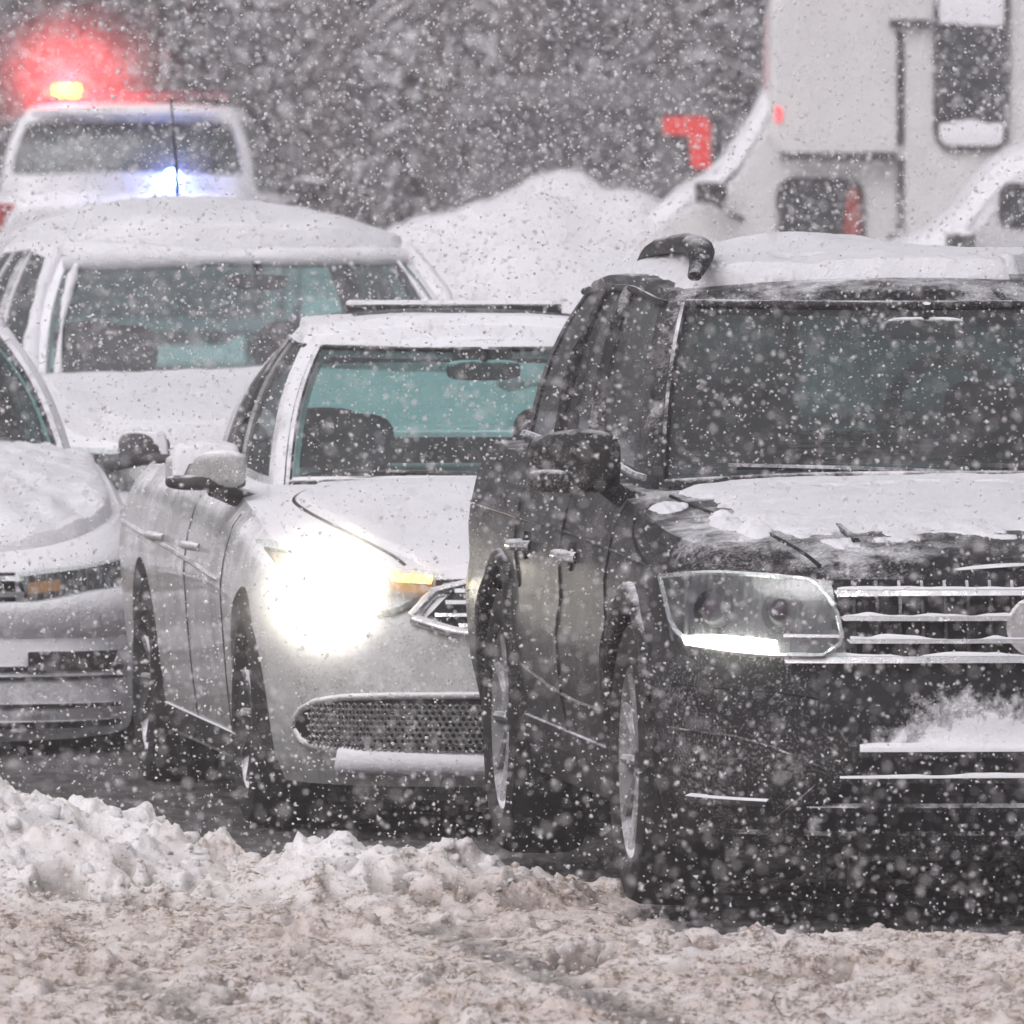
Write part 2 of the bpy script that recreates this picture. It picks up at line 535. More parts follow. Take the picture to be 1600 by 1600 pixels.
def wet_or_shade(x, y):
    """bare soaked asphalt, melted tracks, and painted shade under the cars"""
    w = sstep(0.28, 0.55, x) * sstep(48.05, 48.45, y + 0.25 * (vnoise(x * 3, y * 1.2, 5) - 0.5)) * (1 - sstep(51.4, 51.8, y)) * (1 - sstep(5, 6, x))
    w2 = gauss(x - (-0.20 + (49.0 - y) * 0.125), 0, 0.12) * sstep(43, 44.5, y) * (1 - sstep(49.0, 49.6, y))
    w3 = gauss(x - (-1.02 + (47.0 - y) * 0.12), 0, 0.10) * (1 - sstep(46.4, 47.2, y))
    car_shade = sstep(51.6, 52.2, y) * (1 - sstep(64.0, 66, y)) * sstep(-3.4, -3.0, x) * (1 - sstep(1.2, 1.6, x))  # dark ground painted in for the shade under sedan and left car
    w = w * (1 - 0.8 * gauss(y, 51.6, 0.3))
    return np.clip(np.maximum.reduce([w, 0.58 * w2, 0.52 * w3, 0.9 * car_shade]), 0, 1)

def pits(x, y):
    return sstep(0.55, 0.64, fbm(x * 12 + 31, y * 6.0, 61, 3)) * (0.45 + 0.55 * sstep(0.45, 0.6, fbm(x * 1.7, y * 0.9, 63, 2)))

def terrain(x, y):
    h = terrain_base(x, y)
    wet = wet_or_shade(x, y)
    near = sstep(38, 42, y) * (1 - sstep(55, 60, y)) * sstep(-9, -5, x) * (1 - sstep(5, 9, x))
    n1 = fbm(x * 2.2, y * 1.0, 3, 3) - 0.5
    n2 = fbm(x * 8 + n1 * 3, y * 4.0, 11, 4)
    n3 = fbm(x * 24, y * 15, 21, 3)
    lump = 0.06 * n1 + 0.05 * (n2 - 0.45) + 0.030 * sstep(0.54, 0.74, n2) * n3 - 0.06 * pits(x, y) + 0.022 * (n3 - 0.5) - 0.012
    lump = lump + sstep(0.03, 0.12, h) * (0.035 * sstep(0.35, 0.70, vnoise(x * 9 + 2 * n1, y * 6, 91)) * (0.6 + 0.8 * n3) - 0.015)
    h = h + near * lump * (1 - 0.85 * wet) - 0.03 * near * wet
    h = h + (1 - near) * 0.05 * (fbm(x * 0.6, y * 0.6, 41, 3) - 0.5)
    # bank far behind
    h = h + 0.25 * sstep(150, 185, y)
    return h

def axis(segs):
    out = []
    for a, b, s in segs:
        out.append(np.arange(a, b, s))
    return np.concatenate(out + [[segs[-1][1]]])
gx = axis([(-140, -30, 10), (-30, -6, 1.2), (-6, -2.2, 0.12), (-2.2, 2.6, 0.011), (2.6, 6, 0.12), (6, 30, 1.2), (30, 140, 10)])
gy = axis([(-25, 30, 2.5), (30, 43.2, 0.3), (43.2, 53.2, 0.024), (53.2, 62, 0.12), (62, 120, 0.8), (120, 200, 2), (200, 330, 10)])
X, Y = np.meshgrid(gx, gy)
Z = terrain(X, Y)
V = np.stack([X, Y, Z], -1).reshape(-1, 3)

def m_slush():
    t = NT('slush')
    co = t.coord()
    at = t.n('ShaderNodeAttribute', attribute_name='wet').outputs['Fac']
    pale = t.n('ShaderNodeAttribute', attribute_name='clean').outputs['Fac']
    mp = t.n('ShaderNodeMapping'); mp.inputs['Scale'].default_value = (1, 0.35, 1.6); t.l(co, mp.inputs['Vector'])
    nb = t.noise(2.2, 5, 0.6, mp.outputs[0]); nm = t.noise(13, 6, 0.68, mp.outputs[0]); nf = t.noise(60, 5, 0.7, mp.outputs[0])
    white = (0.84, 0.82, 0.82); pink = (0.60, 0.505, 0.455); brown = (0.17, 0.13, 0.10)
    f1 = t.math('ADD', t.math('MULTIPLY', nb, 0.6), t.math('MULTIPLY', nm, 0.6))
    f1 = t.math('SUBTRACT', f1, t.math('MULTIPLY', pale, 0.32))
    c = t.mix(t.ramp(f1, [(0.36, 0.0), (0.68, 1.0)]), white, pink)
    f2 = t.math('ADD', t.math('MULTIPLY', nm, 0.62), t.math('MULTIPLY', nf, 0.58))
    f2 = t.math('SUBTRACT', f2, t.math('MULTIPLY', pale, 0.12))
    c = t.mix(t.ramp(f2, [(0.60, 0.0), (0.70, 0.9)]), c, brown)
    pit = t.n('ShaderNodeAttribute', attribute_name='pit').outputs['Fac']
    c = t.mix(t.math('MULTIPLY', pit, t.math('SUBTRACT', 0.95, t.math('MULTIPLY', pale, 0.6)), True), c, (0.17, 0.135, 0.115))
    wet_shade_n = t.math('ADD', at, t.math('MULTIPLY', t.math('SUBTRACT', nm, 0.5), 0.5))
    wf = t.ramp(wet_shade_n, [(0.25, 0.0), (0.75, 1.0)])
    wet_shade_c = t.mix(t.ramp(nm, [(0.40, 0.0), (0.75, 1.0)]), (0.045, 0.042, 0.043), (0.22, 0.21, 0.212))
    c = t.mix(wf, c, wet_shade_c)  # soaked ground and the painted under-car shade share this dark tone
    r = t.math('SUBTRACT', 0.88, t.math('MULTIPLY', wf, 0.16))
    b = t.bsdf(c, r, 0, 0.3)
    t.bump(b, t.math('ADD', nf, t.math('MULTIPLY', nm, 0.6)), 0.6, 0.012)
    return t.done(b.outputs[0])
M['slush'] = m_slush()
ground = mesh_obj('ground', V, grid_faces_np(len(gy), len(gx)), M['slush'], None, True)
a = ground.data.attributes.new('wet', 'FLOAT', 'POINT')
a.data.foreach_set('value', wet_or_shade(X, Y).ravel().astype(np.float32))
cl = np.clip(terrain_base(X, Y) * 5.5 - 0.15, 0, 1) * (1 - 0.0 * X)
cl = np.maximum(cl, sstep(60, 75, Y)); cl = np.maximum(cl, sstep(3, 6, np.abs(X)))
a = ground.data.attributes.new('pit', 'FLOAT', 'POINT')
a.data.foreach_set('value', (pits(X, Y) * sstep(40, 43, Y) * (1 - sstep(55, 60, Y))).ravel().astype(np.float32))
a = ground.data.attributes.new('clean', 'FLOAT', 'POINT')
a.data.foreach_set('value', cl.ravel().astype(np.float32))
tag(ground, 'road covered in churned pinkish brown slush and snow', kind='structure')

# loose crumbs of slush thrown on the surface
def blob_field(name, n, xr, yr, smin, smax, mat, keep=None, seed=1, sink=0.35, sub=1):
    r = np.random.default_rng(seed)
    x = r.uniform(*xr, n); y = r.uniform(*yr, n)
    if keep is not None:
        k = r.random(n) < keep(x, y); x, y = x[k], y[k]
    n = len(x)
    s = smin + (smax - smin) * r.random(n) ** 3.0
    z = terrain(x, y) + s * (1 - 2 * sink) * 0.6
    bm = bmesh.new(); bmesh.ops.create_icosphere(bm, subdivisions=sub, radius=1.0)
    bv = np.array([v.co[:] for v in bm.verts]); bf = np.array([[v.index for v in f.verts] for f in bm.faces]); bm.free()
    nv = len(bv)
    jit = np.ones((n, nv))
    for fr, am in ((1.6, .22), (3.4, .13)):
        ph = r.uniform(0, 6.28, (n, 3)); k3 = r.normal(size=(n, 3)) * fr
        jit += am * np.sin((bv[None] * k3[:, None, :]).sum(-1) + ph[:, :1]) + am * np.sin((bv[None] * np.roll(k3, 1, 1)[:, None, :]).sum(-1) + ph[:, 1:2])
    P = bv[None] * jit[..., None] * s[:, None, None] * np.stack([r.uniform(.8, 1.4, n), r.uniform(.8, 1.4, n), r.uniform(.55, .95, n)], -1)[:, None, :]
    P[..., 0] += x[:, None]; P[..., 1] += y[:, None]; P[..., 2] += z[:, None]
    F = bf[None] + (np.arange(n) * nv)[:, None, None]
    return mesh_obj(name, P.reshape(-1, 3), F.reshape(-1, 3), mat, None, True)
def keep_slush(x, y):
    return (1 - wet_or_shade(x, y)) * (0.25 + 0.75 * sstep(0.42, 0.62, fbm(x * 3, y * 1.5, 77, 3)))
M['crumb'] = m_snow('slush_crumb', (0.66, 0.60, 0.575), 0.6, dirt=0.75)
M['crumb_clean'] = m_snow('snow_crumb', (0.80, 0.785, 0.79), 0.6, dirt=0.15)
o = blob_field('slush_crumbs', 15000, (-2.0, 2.4), (43.6, 51.0), 0.003, 0.013, M['crumb'], keep_slush, 5)
tag(o, 'loose brownish crumbs of slush scattered over the road', 'slush', kind='stuff')
o = blob_field('snow_lumps', 420, (-2.2, 0.25), (49.8, 51.6), 0.008, 0.030, M['crumb_clean'],
               lambda x, y: sstep(0.03, 0.12, terrain_base(x, y) - 0.06 * sstep(51.2, 53, y)), 6, 0.72, 2)
tag(o, 'clean white lumps of ploughed snow along the ridges', 'snow', kind='stuff')

# ------------------------------------------------------------------ vehicle body generator
def smoothf(tab, soft):
    tx = np.array([p[0] for p in tab], float); tz = np.array([p[1] for p in tab], float)
    ks = np.linspace(-1, 1, 9)
    wk = (1 - np.abs(ks) * 0.8)
    lo, hi = tx[0] - 2 * soft, tx[-1] + 2 * soft
    N = 3000
    gx_ = np.linspace(lo, hi, N)
    gz_ = sum(w * np.interp(gx_ + k * soft, tx, tz) for k, w in zip(ks, wk)) / wk.sum()
    lst = gz_.tolist(); sc = (N - 1) / (hi - lo)
    def f(v):
        if isinstance(v, (float, int)):
            q = (v - lo) * sc
            if q <= 0: return lst[0]
            if q >= N - 1: return lst[-1]
            i = int(q); q -= i
            return lst[i] + (lst[i + 1] - lst[i]) * q
        return np.interp(np.asarray(v, float), gx_, gz_)
    return f

class Body:
    """lower body. local frame: nose towards -y, origin on the ground under the front axle"""
    def __init__(s, hw, yF, yR, dF, nF, dR, nR, zs, zb, wprof, fprof, rprof, crown, soft=0.08):
        s.hw, s.yF, s.yR, s.dF, s.nF, s.dR, s.nR = hw, yF, yR, dF, nF, dR, nR
        s.zs, s.zb = smoothf(zs, soft), smoothf(zb, soft)
        s.wp, s.fp, s.rp = smoothf(wprof, 0.02), smoothf(fprof, 0.02), smoothf(rprof, 0.02)
        s.crown = smoothf(crown, soft)
    def halfx(s, y, v):
        """half width at station y and height fraction v"""
        w = s.hw * s.wp(v); yf = s.yF + s.fp(v); yr = s.yR + s.rp(v)
        y = np.asarray(y, float)
        tf = np.clip((yf + s.dF - y) / s.dF, 0, 1); tr = np.clip((y - (yr - s.dR)) / s.dR, 0, 1)
        return w * (1 - tf ** s.nF) ** (1 / s.nF) * (1 - tr ** s.nR) ** (1 / s.nR)
    def half_ring(s, v):
        w = s.hw * s.wp(v); yf = s.yF + s.fp(v); yr = s.yR + s.rp(v)
        pts = []
        NF, NS, NR = 30, 30, 20
        for i in range(NF):
            a = (math.pi / 2) * i / NF
            sx = math.sin(a) ** (2 / s.nF); cx = math.cos(a) ** (2 / s.nF)
            pts.append((w * sx, yf + s.dF * (1 - cx)))
        for i in range(NS + 1):
            pts.append((w, yf + s.dF + (yr - s.dR - yf - s.dF) * i / NS))
        for i in range(1, NR + 1):
            a = (math.pi / 2) * (1 - i / NR)
            pts.append((w * math.sin(a) ** (2 / s.nR) if i < NR else 0.0, yr - s.dR + s.dR * math.cos(a) ** (2 / s.nR)))
        p = np.array(pts)
        y = p[:, 1]
        z = s.zb(y) + (s.zs(y) - s.zb(y)) * v
        return np.stack([p[:, 0], y, z], -1)
    def top(s, x, y):
        xi = np.maximum(s.halfx(y, 1.0), 0.02)
        return s.zs(y) + s.crown(y) * (1 - np.clip(np.abs(x) / xi, 0, 1) ** 2.6)
    def front_y(s, x, z):
        x = abs(float(x)); z = float(z); y = s.yF + 0.05
        n = s.nF
        for _ in range(9):
            b_ = s.zb(y)
            v = min(1.0, max(0.0, (z - b_) / (s.zs(y) - b_)))
            q = min(0.9995, x / (s.hw * s.wp(v)))
            y = 0.45 * y + 0.55 * (s.yF + s.fp(v) + s.dF * (1 - (1 - q ** n) ** (1 / n)))
        return y
    def F(s, x, z, off=0.0):
        e = 0.006
        y = s.front_y(x, z)
        fx = (s.front_y(x + e, z) - s.front_y(x - e, z)) / (2 * e)
        fz = (s.front_y(x, z + e) - s.front_y(x, z - e)) / (2 * e)
        n = np.array([fx, -1.0, fz]); n /= np.linalg.norm(n)
        return np.array([x, y, z]) + n * off, n
    def S(s, y, z, side, off=0.0):
        y = float(y); z = float(z)
        def xs(y, z):
            b_ = s.zb(y)
            v = min(1.0, max(0.0, (z - b_) / (s.zs(y) - b_)))
            tf = min(1.0, max(0.0, (s.yF + s.fp(v) + s.dF - y) / s.dF)); tr = min(1.0, max(0.0, (y - (s.yR + s.rp(v) - s.dR)) / s.dR))
            return s.hw * s.wp(v) * (1 - tf ** s.nF) ** (1 / s.nF) * (1 - tr ** s.nR) ** (1 / s.nR)
        e = 0.01
        x = xs(y, z)
        gy_ = (xs(y + e, z) - xs(y - e, z)) / (2 * e); gz_ = (xs(y, z + e) - xs(y, z - e)) / (2 * e)
        n = np.array([1.0, -gy_, -gz_]); n /= np.linalg.norm(n)
        p = np.array([x, y, z]) + n * off
        p[0] *= side; n[0] *= side
        return p, n
    def build(s, name, mat, parent, arches=(), archr=0.42, vl=None):
        vl = vl if vl is not None else np.r_[np.linspace(0, 0.84, 16), np.linspace(0.87, 1.0, 8)]
        rings = [s.half_ring(v) for v in vl]
        n = len(rings[0]); V = []; F = []
        def add(grid):
            base = len(V); A, B = grid.shape[:2]
            V.extend(grid.reshape(-1, 3).tolist())
            F.extend([tuple(base + i for i in q) for q in grid_faces(A, B)])
        G = np.array(rings); add(G)
        G2 = G.copy(); G2[..., 0] *= -1; add(G2)
        K = np.linspace(-1, 1, 17)
        for which in (0, -1):
            r = rings[which]
            T = np.zeros((n, len(K), 3))
            T[..., 0] = r[:, 0:1] * K[None]; T[..., 1] = r[:, 1:2]; T[..., 2] = r[:, 2:3]
            if which == -1:
                T[..., 2] += s.crown(r[:, 1])[:, None] * (1 - np.abs(K[None]) ** 2.6)
            add(T)
        o = mesh_obj(name, V, F, mat, parent, True, merge=2e-4, recalc=True)
        if arches:
            for ya, ra, za in arches:
                cut = []
                for sd in (-1, 1):
                    bm = bmesh.new()
                    bmesh.ops.create_cone(bm, cap_ends=True, segments=48, radius1=ra, radius2=ra, depth=0.62)
                    bmesh.ops.rotate(bm, verts=bm.verts, cent=(0, 0, 0), matrix=Matrix.Rotation(R(90), 3, 'Y'))
                    bmesh.ops.translate(bm, verts=bm.verts, vec=(sd * (s.hw - 0.12), ya, za))
                    me = bpy.data.meshes.new('cutter'); bm.to_mesh(me); bm.free()
                    c = bpy.data.objects.new('cutter', me); col.objects.link(c)
                    md = o.modifiers.new('cut', 'BOOLEAN'); md.operation = 'DIFFERENCE'; md.solver = 'EXACT'; md.object = c
                    cut.append(c)
                par = o.parent; o.parent = None
                bpy.context.view_layer.update()
                dg = bpy.context.evaluated_depsgraph_get()
                me2 = bpy.data.meshes.new_from_object(o.evaluated_get(dg))
                o.modifiers.clear(); o.data = me2
                o.parent = par
                for c in cut: bpy.data.objects.remove(c)
            o.data.materials.clear(); o.data.materials.append(mat)
        o.data.polygons.foreach_set('use_smooth', np.ones(len(o.data.polygons), dtype=bool))
        return sharp(o, 32)
    # --- things laid on the skin
    def front_patch(s, name, top, bot, off, depth, mat, parent, nx=24, nz=8):
        T = poly_sample(top, nx); B = poly_sample(bot, nx)
        P = np.zeros((nz, nx, 3)); N = np.zeros((nz, nx, 3))
        for j in range(nz):
            for i in range(nx):
                q = T[i] + (B[i] - T[i]) * j / (nz - 1)
                P[j, i], N[j, i] = s.F(q[0], q[1], off)
        return shell(name, P, N, depth, mat, parent)
    def side_patch(s, name, top, bot, side, off, depth, mat, parent, ny=24, nz=6):
        T = poly_sample(top, ny); B = poly_sample(bot, ny)
        P = np.zeros((nz, ny, 3)); N = np.zeros((nz, ny, 3))
        for j in range(nz):
            for i in range(ny):
                q = T[i] + (B[i] - T[i]) * j / (nz - 1)
                P[j, i], N[j, i] = s.S(q[0], q[1], side, off)
        return shell(name, P, N, depth, mat, parent)
    def side_line(s, name, path, side, rad, mat, parent, off=0.0, n=20, it=1):
        return tube(name, [s.S(p[0], p[1], side, off)[0] for p in smooth_curve(path, n, it)], rad, mat, parent, 6)
    def front_line(s, name, path, rad, mat, parent, off=0.0, n=20, it=1):
        return tube(name, [s.F(p[0], p[1], off)[0] for p in smooth_curve(path, n, it)], rad, mat, parent, 6)
    def top_line(s, name, path, rad, mat, parent, n=24, it=1, off=0.0):
        return tube(name, [(p[0], p[1], float(s.top(p[0], p[1])) + off) for p in smooth_curve(path, n, it)], rad, mat, parent, 6)
    def top_grid(s, y0, y1, A=30, B=30, inset=0.98):
        ys = np.linspace(y0, y1, A); k = np.linspace(-inset, inset, B)
        xi = s.halfx(ys, 1.0)
        P = np.zeros((A, B, 3)); P[..., 0] = xi[:, None] * k[None]; P[..., 1] = ys[:, None]
        P[..., 2] = s.top(P[..., 0], P[..., 1])
        return P, k

class Cabin:
    """pillars, roof and glass"""
    NF, NS, NRr, J = 14, 48, 10, 14
    def __init__(s, body, cowl, header, rearb, reart, wb, wt, sagb, sagt, roof, crown, taper=0.05, bulge=0.02, sagr=0.08, sink=0.02):
        s.b = body; s.cowl, s.header, s.rearb, s.reart = cowl, header, rearb, reart
        s.wb, s.wt, s.sagb, s.sagt, s.sagr = wb, wt, sagb, sagt, sagr
        s.roof = smoothf(roof, 0.15); s.crown = crown; s.taper = taper; s.bulge = bulge; s.sink = sink
    def plan(s, t):
        w = s.wb + (s.wt - s.wb) * t + s.bulge * math.sin(math.pi * t)
        yf = s.cowl + (s.header - s.cowl) * (t - 0.10 * math.sin(math.pi * t) * 0.6)
        yr = s.rearb + (s.reart - s.rearb) * (t - 0.12 * math.sin(math.pi * t))
        sg = s.sagb + (s.sagt - s.sagb) * t
        pts = []
        wa = w - 0.055
        for i in range(s.NF + 1):
            f = i / s.NF
            pts.append((wa * f, yf + sg * f ** 2.2))
        y0 = yf + sg + 0.075; y1 = yr - s.sagr - 0.06
        for i in range(s.NS + 1):
            q = i / s.NS
            pts.append((w * (1 - s.taper * q ** 2) - 0.012 * (1 - sstep(0, 0.06, q)), y0 + (y1 - y0) * q))
        wr = w * (1 - s.taper) - 0.06
        for i in range(s.NRr, -1, -1):
            f = i / s.NRr
            pts.append((wr * f, yr - s.sagr * f ** 2.2))
        return np.array(pts)
    def build(s, mat, parent, name='cabin_frame', glass=None, side_win=((0.04, 0.36), (0.40, 0.70), (0.74, 0.95)), rear=True, jr=(1, 12),
              wind=True, side_glass=None, jside=(1, 12), ws_name='windscreen', thick=0.03, liner=None, rear_glass=None):
        T = np.linspace(0, 1, s.J)
        pl = [s.plan(t) for t in T]
        n = len(pl[0])
        zb = np.array([float(s.b.top(x, y)) - s.sink for x, y in pl[0]])
        zt = s.roof(pl[-1][:, 1]) - s.crown * (pl[-1][:, 0] / s.wt) ** 2 * 0.4
        G = np.zeros((s.J, n, 3))
        for j, t in enumerate(T):
            G[j, :, :2] = pl[j]
            tt = t + 0.06 * math.sin(math.pi * t)
            G[j, :, 2] = zb + (zt - zb) * tt
        s.G = G
        i_s0 = s.NF + 1; i_r0 = i_s0 + s.NS + 1
        paneq = {}
        def mark(pname, sd, i0, i1, j0, j1):
            for j in range(j0, j1):
                for i in range(i0, i1):
                    paneq.setdefault((pname, 0 if pname in (ws_name, 'rear_window') else sd), []).append((sd, j, i))
        for sd in (1, -1):
            if wind: mark(ws_name, sd, 0, s.NF, 1, s.J - 2)
            for k, (q0, q1) in enumerate(side_win):
                mark('side_window_%d' % k, sd, i_s0 + int(round(q0 * s.NS)), i_s0 + int(round(q1 * s.NS)), *jside)
            if rear: mark('rear_window', sd, i_r0, n - 1, *jr)
        inpane = set((sd, j, i) for v in paneq.values() for (sd, j, i) in v)
        V = []; F = []
        idx = lambda sd, j, i: (0 if sd == 1 else s.J * n) + j * n + i
        for sd in (1, -1):
            H = G.copy(); H[..., 0] *= sd; V.extend(H.reshape(-1, 3).tolist())
        V0 = np.array(V)
        for sd in (1, -1):
            for j in range(s.J - 1):
                for i in range(n - 1):
                    if (sd, j, i) not in inpane:
                        F.append((idx(sd, j, i), idx(sd, j, i + 1), idx(sd, j + 1, i + 1), idx(sd, j + 1, i)))
        K = np.linspace(-1, 1, 19)
        r = G[-1]
        Tg = np.zeros((n, len(K), 3))
        Tg[..., 0] = r[:, 0:1] * K[None]; Tg[..., 1] = r[:, 1:2]
        Tg[..., 2] = r[:, 2:3] + (s.crown * np.minimum(1, r[:, 0:1] / s.wt)) * (1 - K[None] ** 2)
        base = len(V); V.extend(Tg.reshape(-1, 3).tolist())
        F.extend([tuple(base + q for q in f) for f in grid_faces(n, len(K))])
        s.roofgrid = Tg
        o = mesh_obj(name, V, F, mat, parent, True, merge=2e-4, recalc=True)
        md = o.modifiers.new('thickness', 'SOLIDIFY'); md.thickness = thick; md.offset = -1
        if liner is not None:
            o.data.materials.append(liner); md.material_offset = 1; md.material_offset_rim = 0
        sharp(o, 40)
        out = {}
        for (pname, sd), qs in paneq.items():
            f = [(idx(a, j, i), idx(a, j, i + 1), idx(a, j + 1, i + 1), idx(a, j + 1, i)) for (a, j, i) in qs]
            used = sorted(set(q for ff in f for q in ff)); mp = {q: k for k, q in enumerate(used)}
            PV = V0[used].copy()
            g = glass if pname == ws_name else (rear_glass if (pname == 'rear_window' and rear_glass) else (side_glass or glass))
            nm = pname if pname in (ws_name, 'rear_window') else 'side_window'
            # set the pane 8 mm behind the outer skin
            c = np.array([0, (s.cowl + s.rearb) / 2, PV[:, 2].mean()])
            d = c - PV; d[:, 2] *= 0.2; d /= np.linalg.norm(d, axis=1)[:, None]
            PV += d * 0.010
            out[(pname, sd)] = mesh_obj(nm, PV, [tuple(mp[q] for q in ff) for ff in f], g, parent, True, merge=1e-4, recalc=True)
        return o, out
    def edge(s, i0, i1, j, side):
        p = s.G[j, i0:i1].copy(); p[:, 0] *= side; return p

def wheel(parent, loc, side, r=0.36, w=0.23, rim_r=0.24, spokes=10, rim_mat=None, name='wheel'):
    """side -1: outer face looks to -x"""
    e = empty(name, loc); e.parent = parent
    h = w / 2
    prof = [(-h * 0.72, rim_r), (-h * 0.95, rim_r + 0.03), (-h, (r + rim_r) / 2), (-h * 0.9, r - 0.018), (-h * 0.66, r - 0.003), (-h * 0.3, r), (0, r + 0.001),
            (h * 0.3, r), (h * 0.66, r - 0.003), (h * 0.9, r - 0.018), (h, (r + rim_r) / 2), (h * 0.95, rim_r + 0.03), (h * 0.72, rim_r)]
    lathe_x('tyre', prof, M['rubber'], e)
    sx = -1 if side < 0 else 1
    rim = lathe_x('rim', [(sx * h * 0.74, rim_r + 0.006), (sx * h * 0.86, rim_r - 0.004), (sx * h * 0.70, rim_r - 0.022), (sx * h * 0.05, rim_r - 0.035), (sx * h * 0.02, 0.0), (-sx * h * 0.2, 0.0), (-sx * h * 0.7, rim_r)], rim_mat or M['rim'], e, close=False)
    for k in range(spokes):
        a = 2 * math.pi * k / spokes
        pts = [(sx * h * 0.62, 0.045 * math.cos(a), 0.045 * math.sin(a)), (sx * h * 0.66, 0.13 * math.cos(a), 0.13 * math.sin(a)), (sx * h * 0.74, (rim_r - 0.015) * math.cos(a), (rim_r - 0.015) * math.sin(a))]
        tube('spoke', poly_sample(pts, 5), 0.014, rim_mat or M['rim'], e, 6)
    lathe_x('hub_cap', [(sx * h * 0.76, 0.0), (sx * h * 0.74, 0.035), (sx * h * 0.6, 0.055), (sx * h * 0.1, 0.055), (sx * h * 0.1, 0.0)], M['plastic'], e, close=False, seg=20)
    return e

def seats(parent, rows, xs=0.37, zseat=0.5, ztop=1.0, drv=True, wheel_y=None, wheel_z=0.85, dash=None, headz=None, mirror=None, wdt=0.25):
    for (y, bench) in rows:
        for sx in ((-1, 1) if not bench else (-1, 1)):
            lean = Matrix.Rotation(R(-14), 3, 'X')
            superell('seat_back', (sx * xs, y, (zseat + ztop) / 2), (wdt, 0.075, (ztop - zseat) / 2 + 0.05), 0.45, 0.5, M['interior'], parent, 20, 12, rot=lean)
            superell('headrest', (sx * xs, y + 0.09, ztop + 0.13), (0.135, 0.055, 0.095), 0.6, 0.55, M['interior'], parent, 18, 10)
            tube('headrest_post', [(sx * xs - 0.06, y + 0.07, ztop), (sx * xs - 0.06, y + 0.09, ztop + 0.1)], 0.008, M['chrome'], parent, 6)
    if wheel_y is not None:
        c = np.array([xs, wheel_y, wheel_z])
        pts = [c + np.array([0.185 * math.cos(a), 0.06 * math.sin(a), 0.175 * math.sin(a)]) for a in np.linspace(0, 2 * math.pi, 24, endpoint=False)]
        tube('steering_wheel', pts, 0.016, M['interior'], parent, 8, closed=True)
    if dash is not None:
        y, z, w = dash
        superell('dashboard', (0, y, z - 0.06), (w, 0.26, 0.09), 0.5, 0.35, M['dash'], parent, 32, 12,
                 warp=lambda p: np.array([p[0], p[1] + 0.12 * (p[0] / w) ** 2, p[2] + 0.03 * math.exp(-((p[0] - 0.37) / 0.2) ** 2) * (1 if p[2] > 0 else 0)]))
    if mirror is not None:
        superell('interior_mirror', mirror, (0.115, 0.025, 0.032), 0.5, 0.5, M['plastic'], parent, 18, 10)
        tube('mirror_stem', [mirror, (mirror[0], mirror[1] - 0.03, mirror[2] + 0.07)], 0.012, M['plastic'], parent, 6)

def door_mirror(parent, c, r, side, mat, under=None, snow=0.0, arm=None, name='door_mirror'):
    def warp(p):
        f = p[0] * side / r[0]
        p = p.copy(); p[2] *= 1 - 0.22 * max(0, f); p[1] += 0.03 * f
        return p
    o = superell(name, c, r, 0.55, 0.6, mat, parent, 32, 20, warp)
    if under is not None:
        superell('mirror_base', (c[0], c[1], c[2] - r[2] * 0.62), (r[0] * 1.02, r[1] * 1.03, r[2] * 0.42), 0.6, 0.6, under, o, 28, 12)
    tube('mirror_arm', arm if arm else [(c[0], c[1], c[2] - r[2] * 0.5), (c[0] - side * r[0] * 1.5, c[1] + 0.02, c[2] - r[2] * 1.0)], 0.03, under or mat, o, 10)
    if snow > 0:
        A = 14
        u = np.linspace(-0.92, 0.92, A)
        P = np.zeros((A, A, 3))
        P[..., 0] = c[0] + u[:, None] * r[0] * 0.95; P[..., 1] = c[1] + u[None] * r[1] * 0.9
        rr = np.clip(1 - (np.abs(u)[:, None] ** 3.2 + np.abs(u)[None] ** 3.2), 0, 1)
        P[..., 2] = c[2] + r[2] * 0.98 * rr ** 0.28 - 0.004
        for k in range(A): P[k, :, 2] -= 0
        snow_cover('mirror_snow', P, lambda Q: snow * (0.7 + 0.6 * vnoise(Q[..., 0] * 30, Q[..., 1] * 30, 4)) * 1.0, M['snow_fine'], o, 2, 2)
    return o

def arch_trim(B, parent, y, r, z, side, rad, mat, a0=-20, a1=200, name='arch_trim'):
    pts = []
    for a in np.linspace(R(a0), R(a1), 26):
        yy, zz = y + r * math.cos(a), z + r * math.sin(a)
        if zz < 0.2: continue
        pts.append(B.S(yy, zz, side, -0.005)[0])
    return tube(name, pts, rad, mat, parent, 8)

def under_box(parent, y0, y1, hw, z0=0.2, z1=0.5):
    box('underbody', (-hw, y0, z0), (hw, y1, z1), M['under'], parent, 0.03)

def spot(name, parent, loc, direction, energy, color, size=R(100), blend=0.6, radius=0.04):
    d = bpy.data.lights.new(name, 'SPOT'); d.energy = energy; d.color = color; d.spot_size = size; d.spot_blend = blend
    d.shadow_soft_size = radius
    o = bpy.data.objects.new(name, d); col.objects.link(o); o.parent = parent
    o.location = loc
    o.rotation_euler = Vector(direction).to_track_quat('-Z', 'Y').to_euler()
    return o

def point(name, parent, loc, energy, color, radius=0.05):
    d = bpy.data.lights.new(name, 'POINT'); d.energy = energy; d.color = color; d.shadow_soft_size = radius
    o = bpy.data.objects.new(name, d); col.objects.link(o); o.parent = parent; o.location = loc
    return o

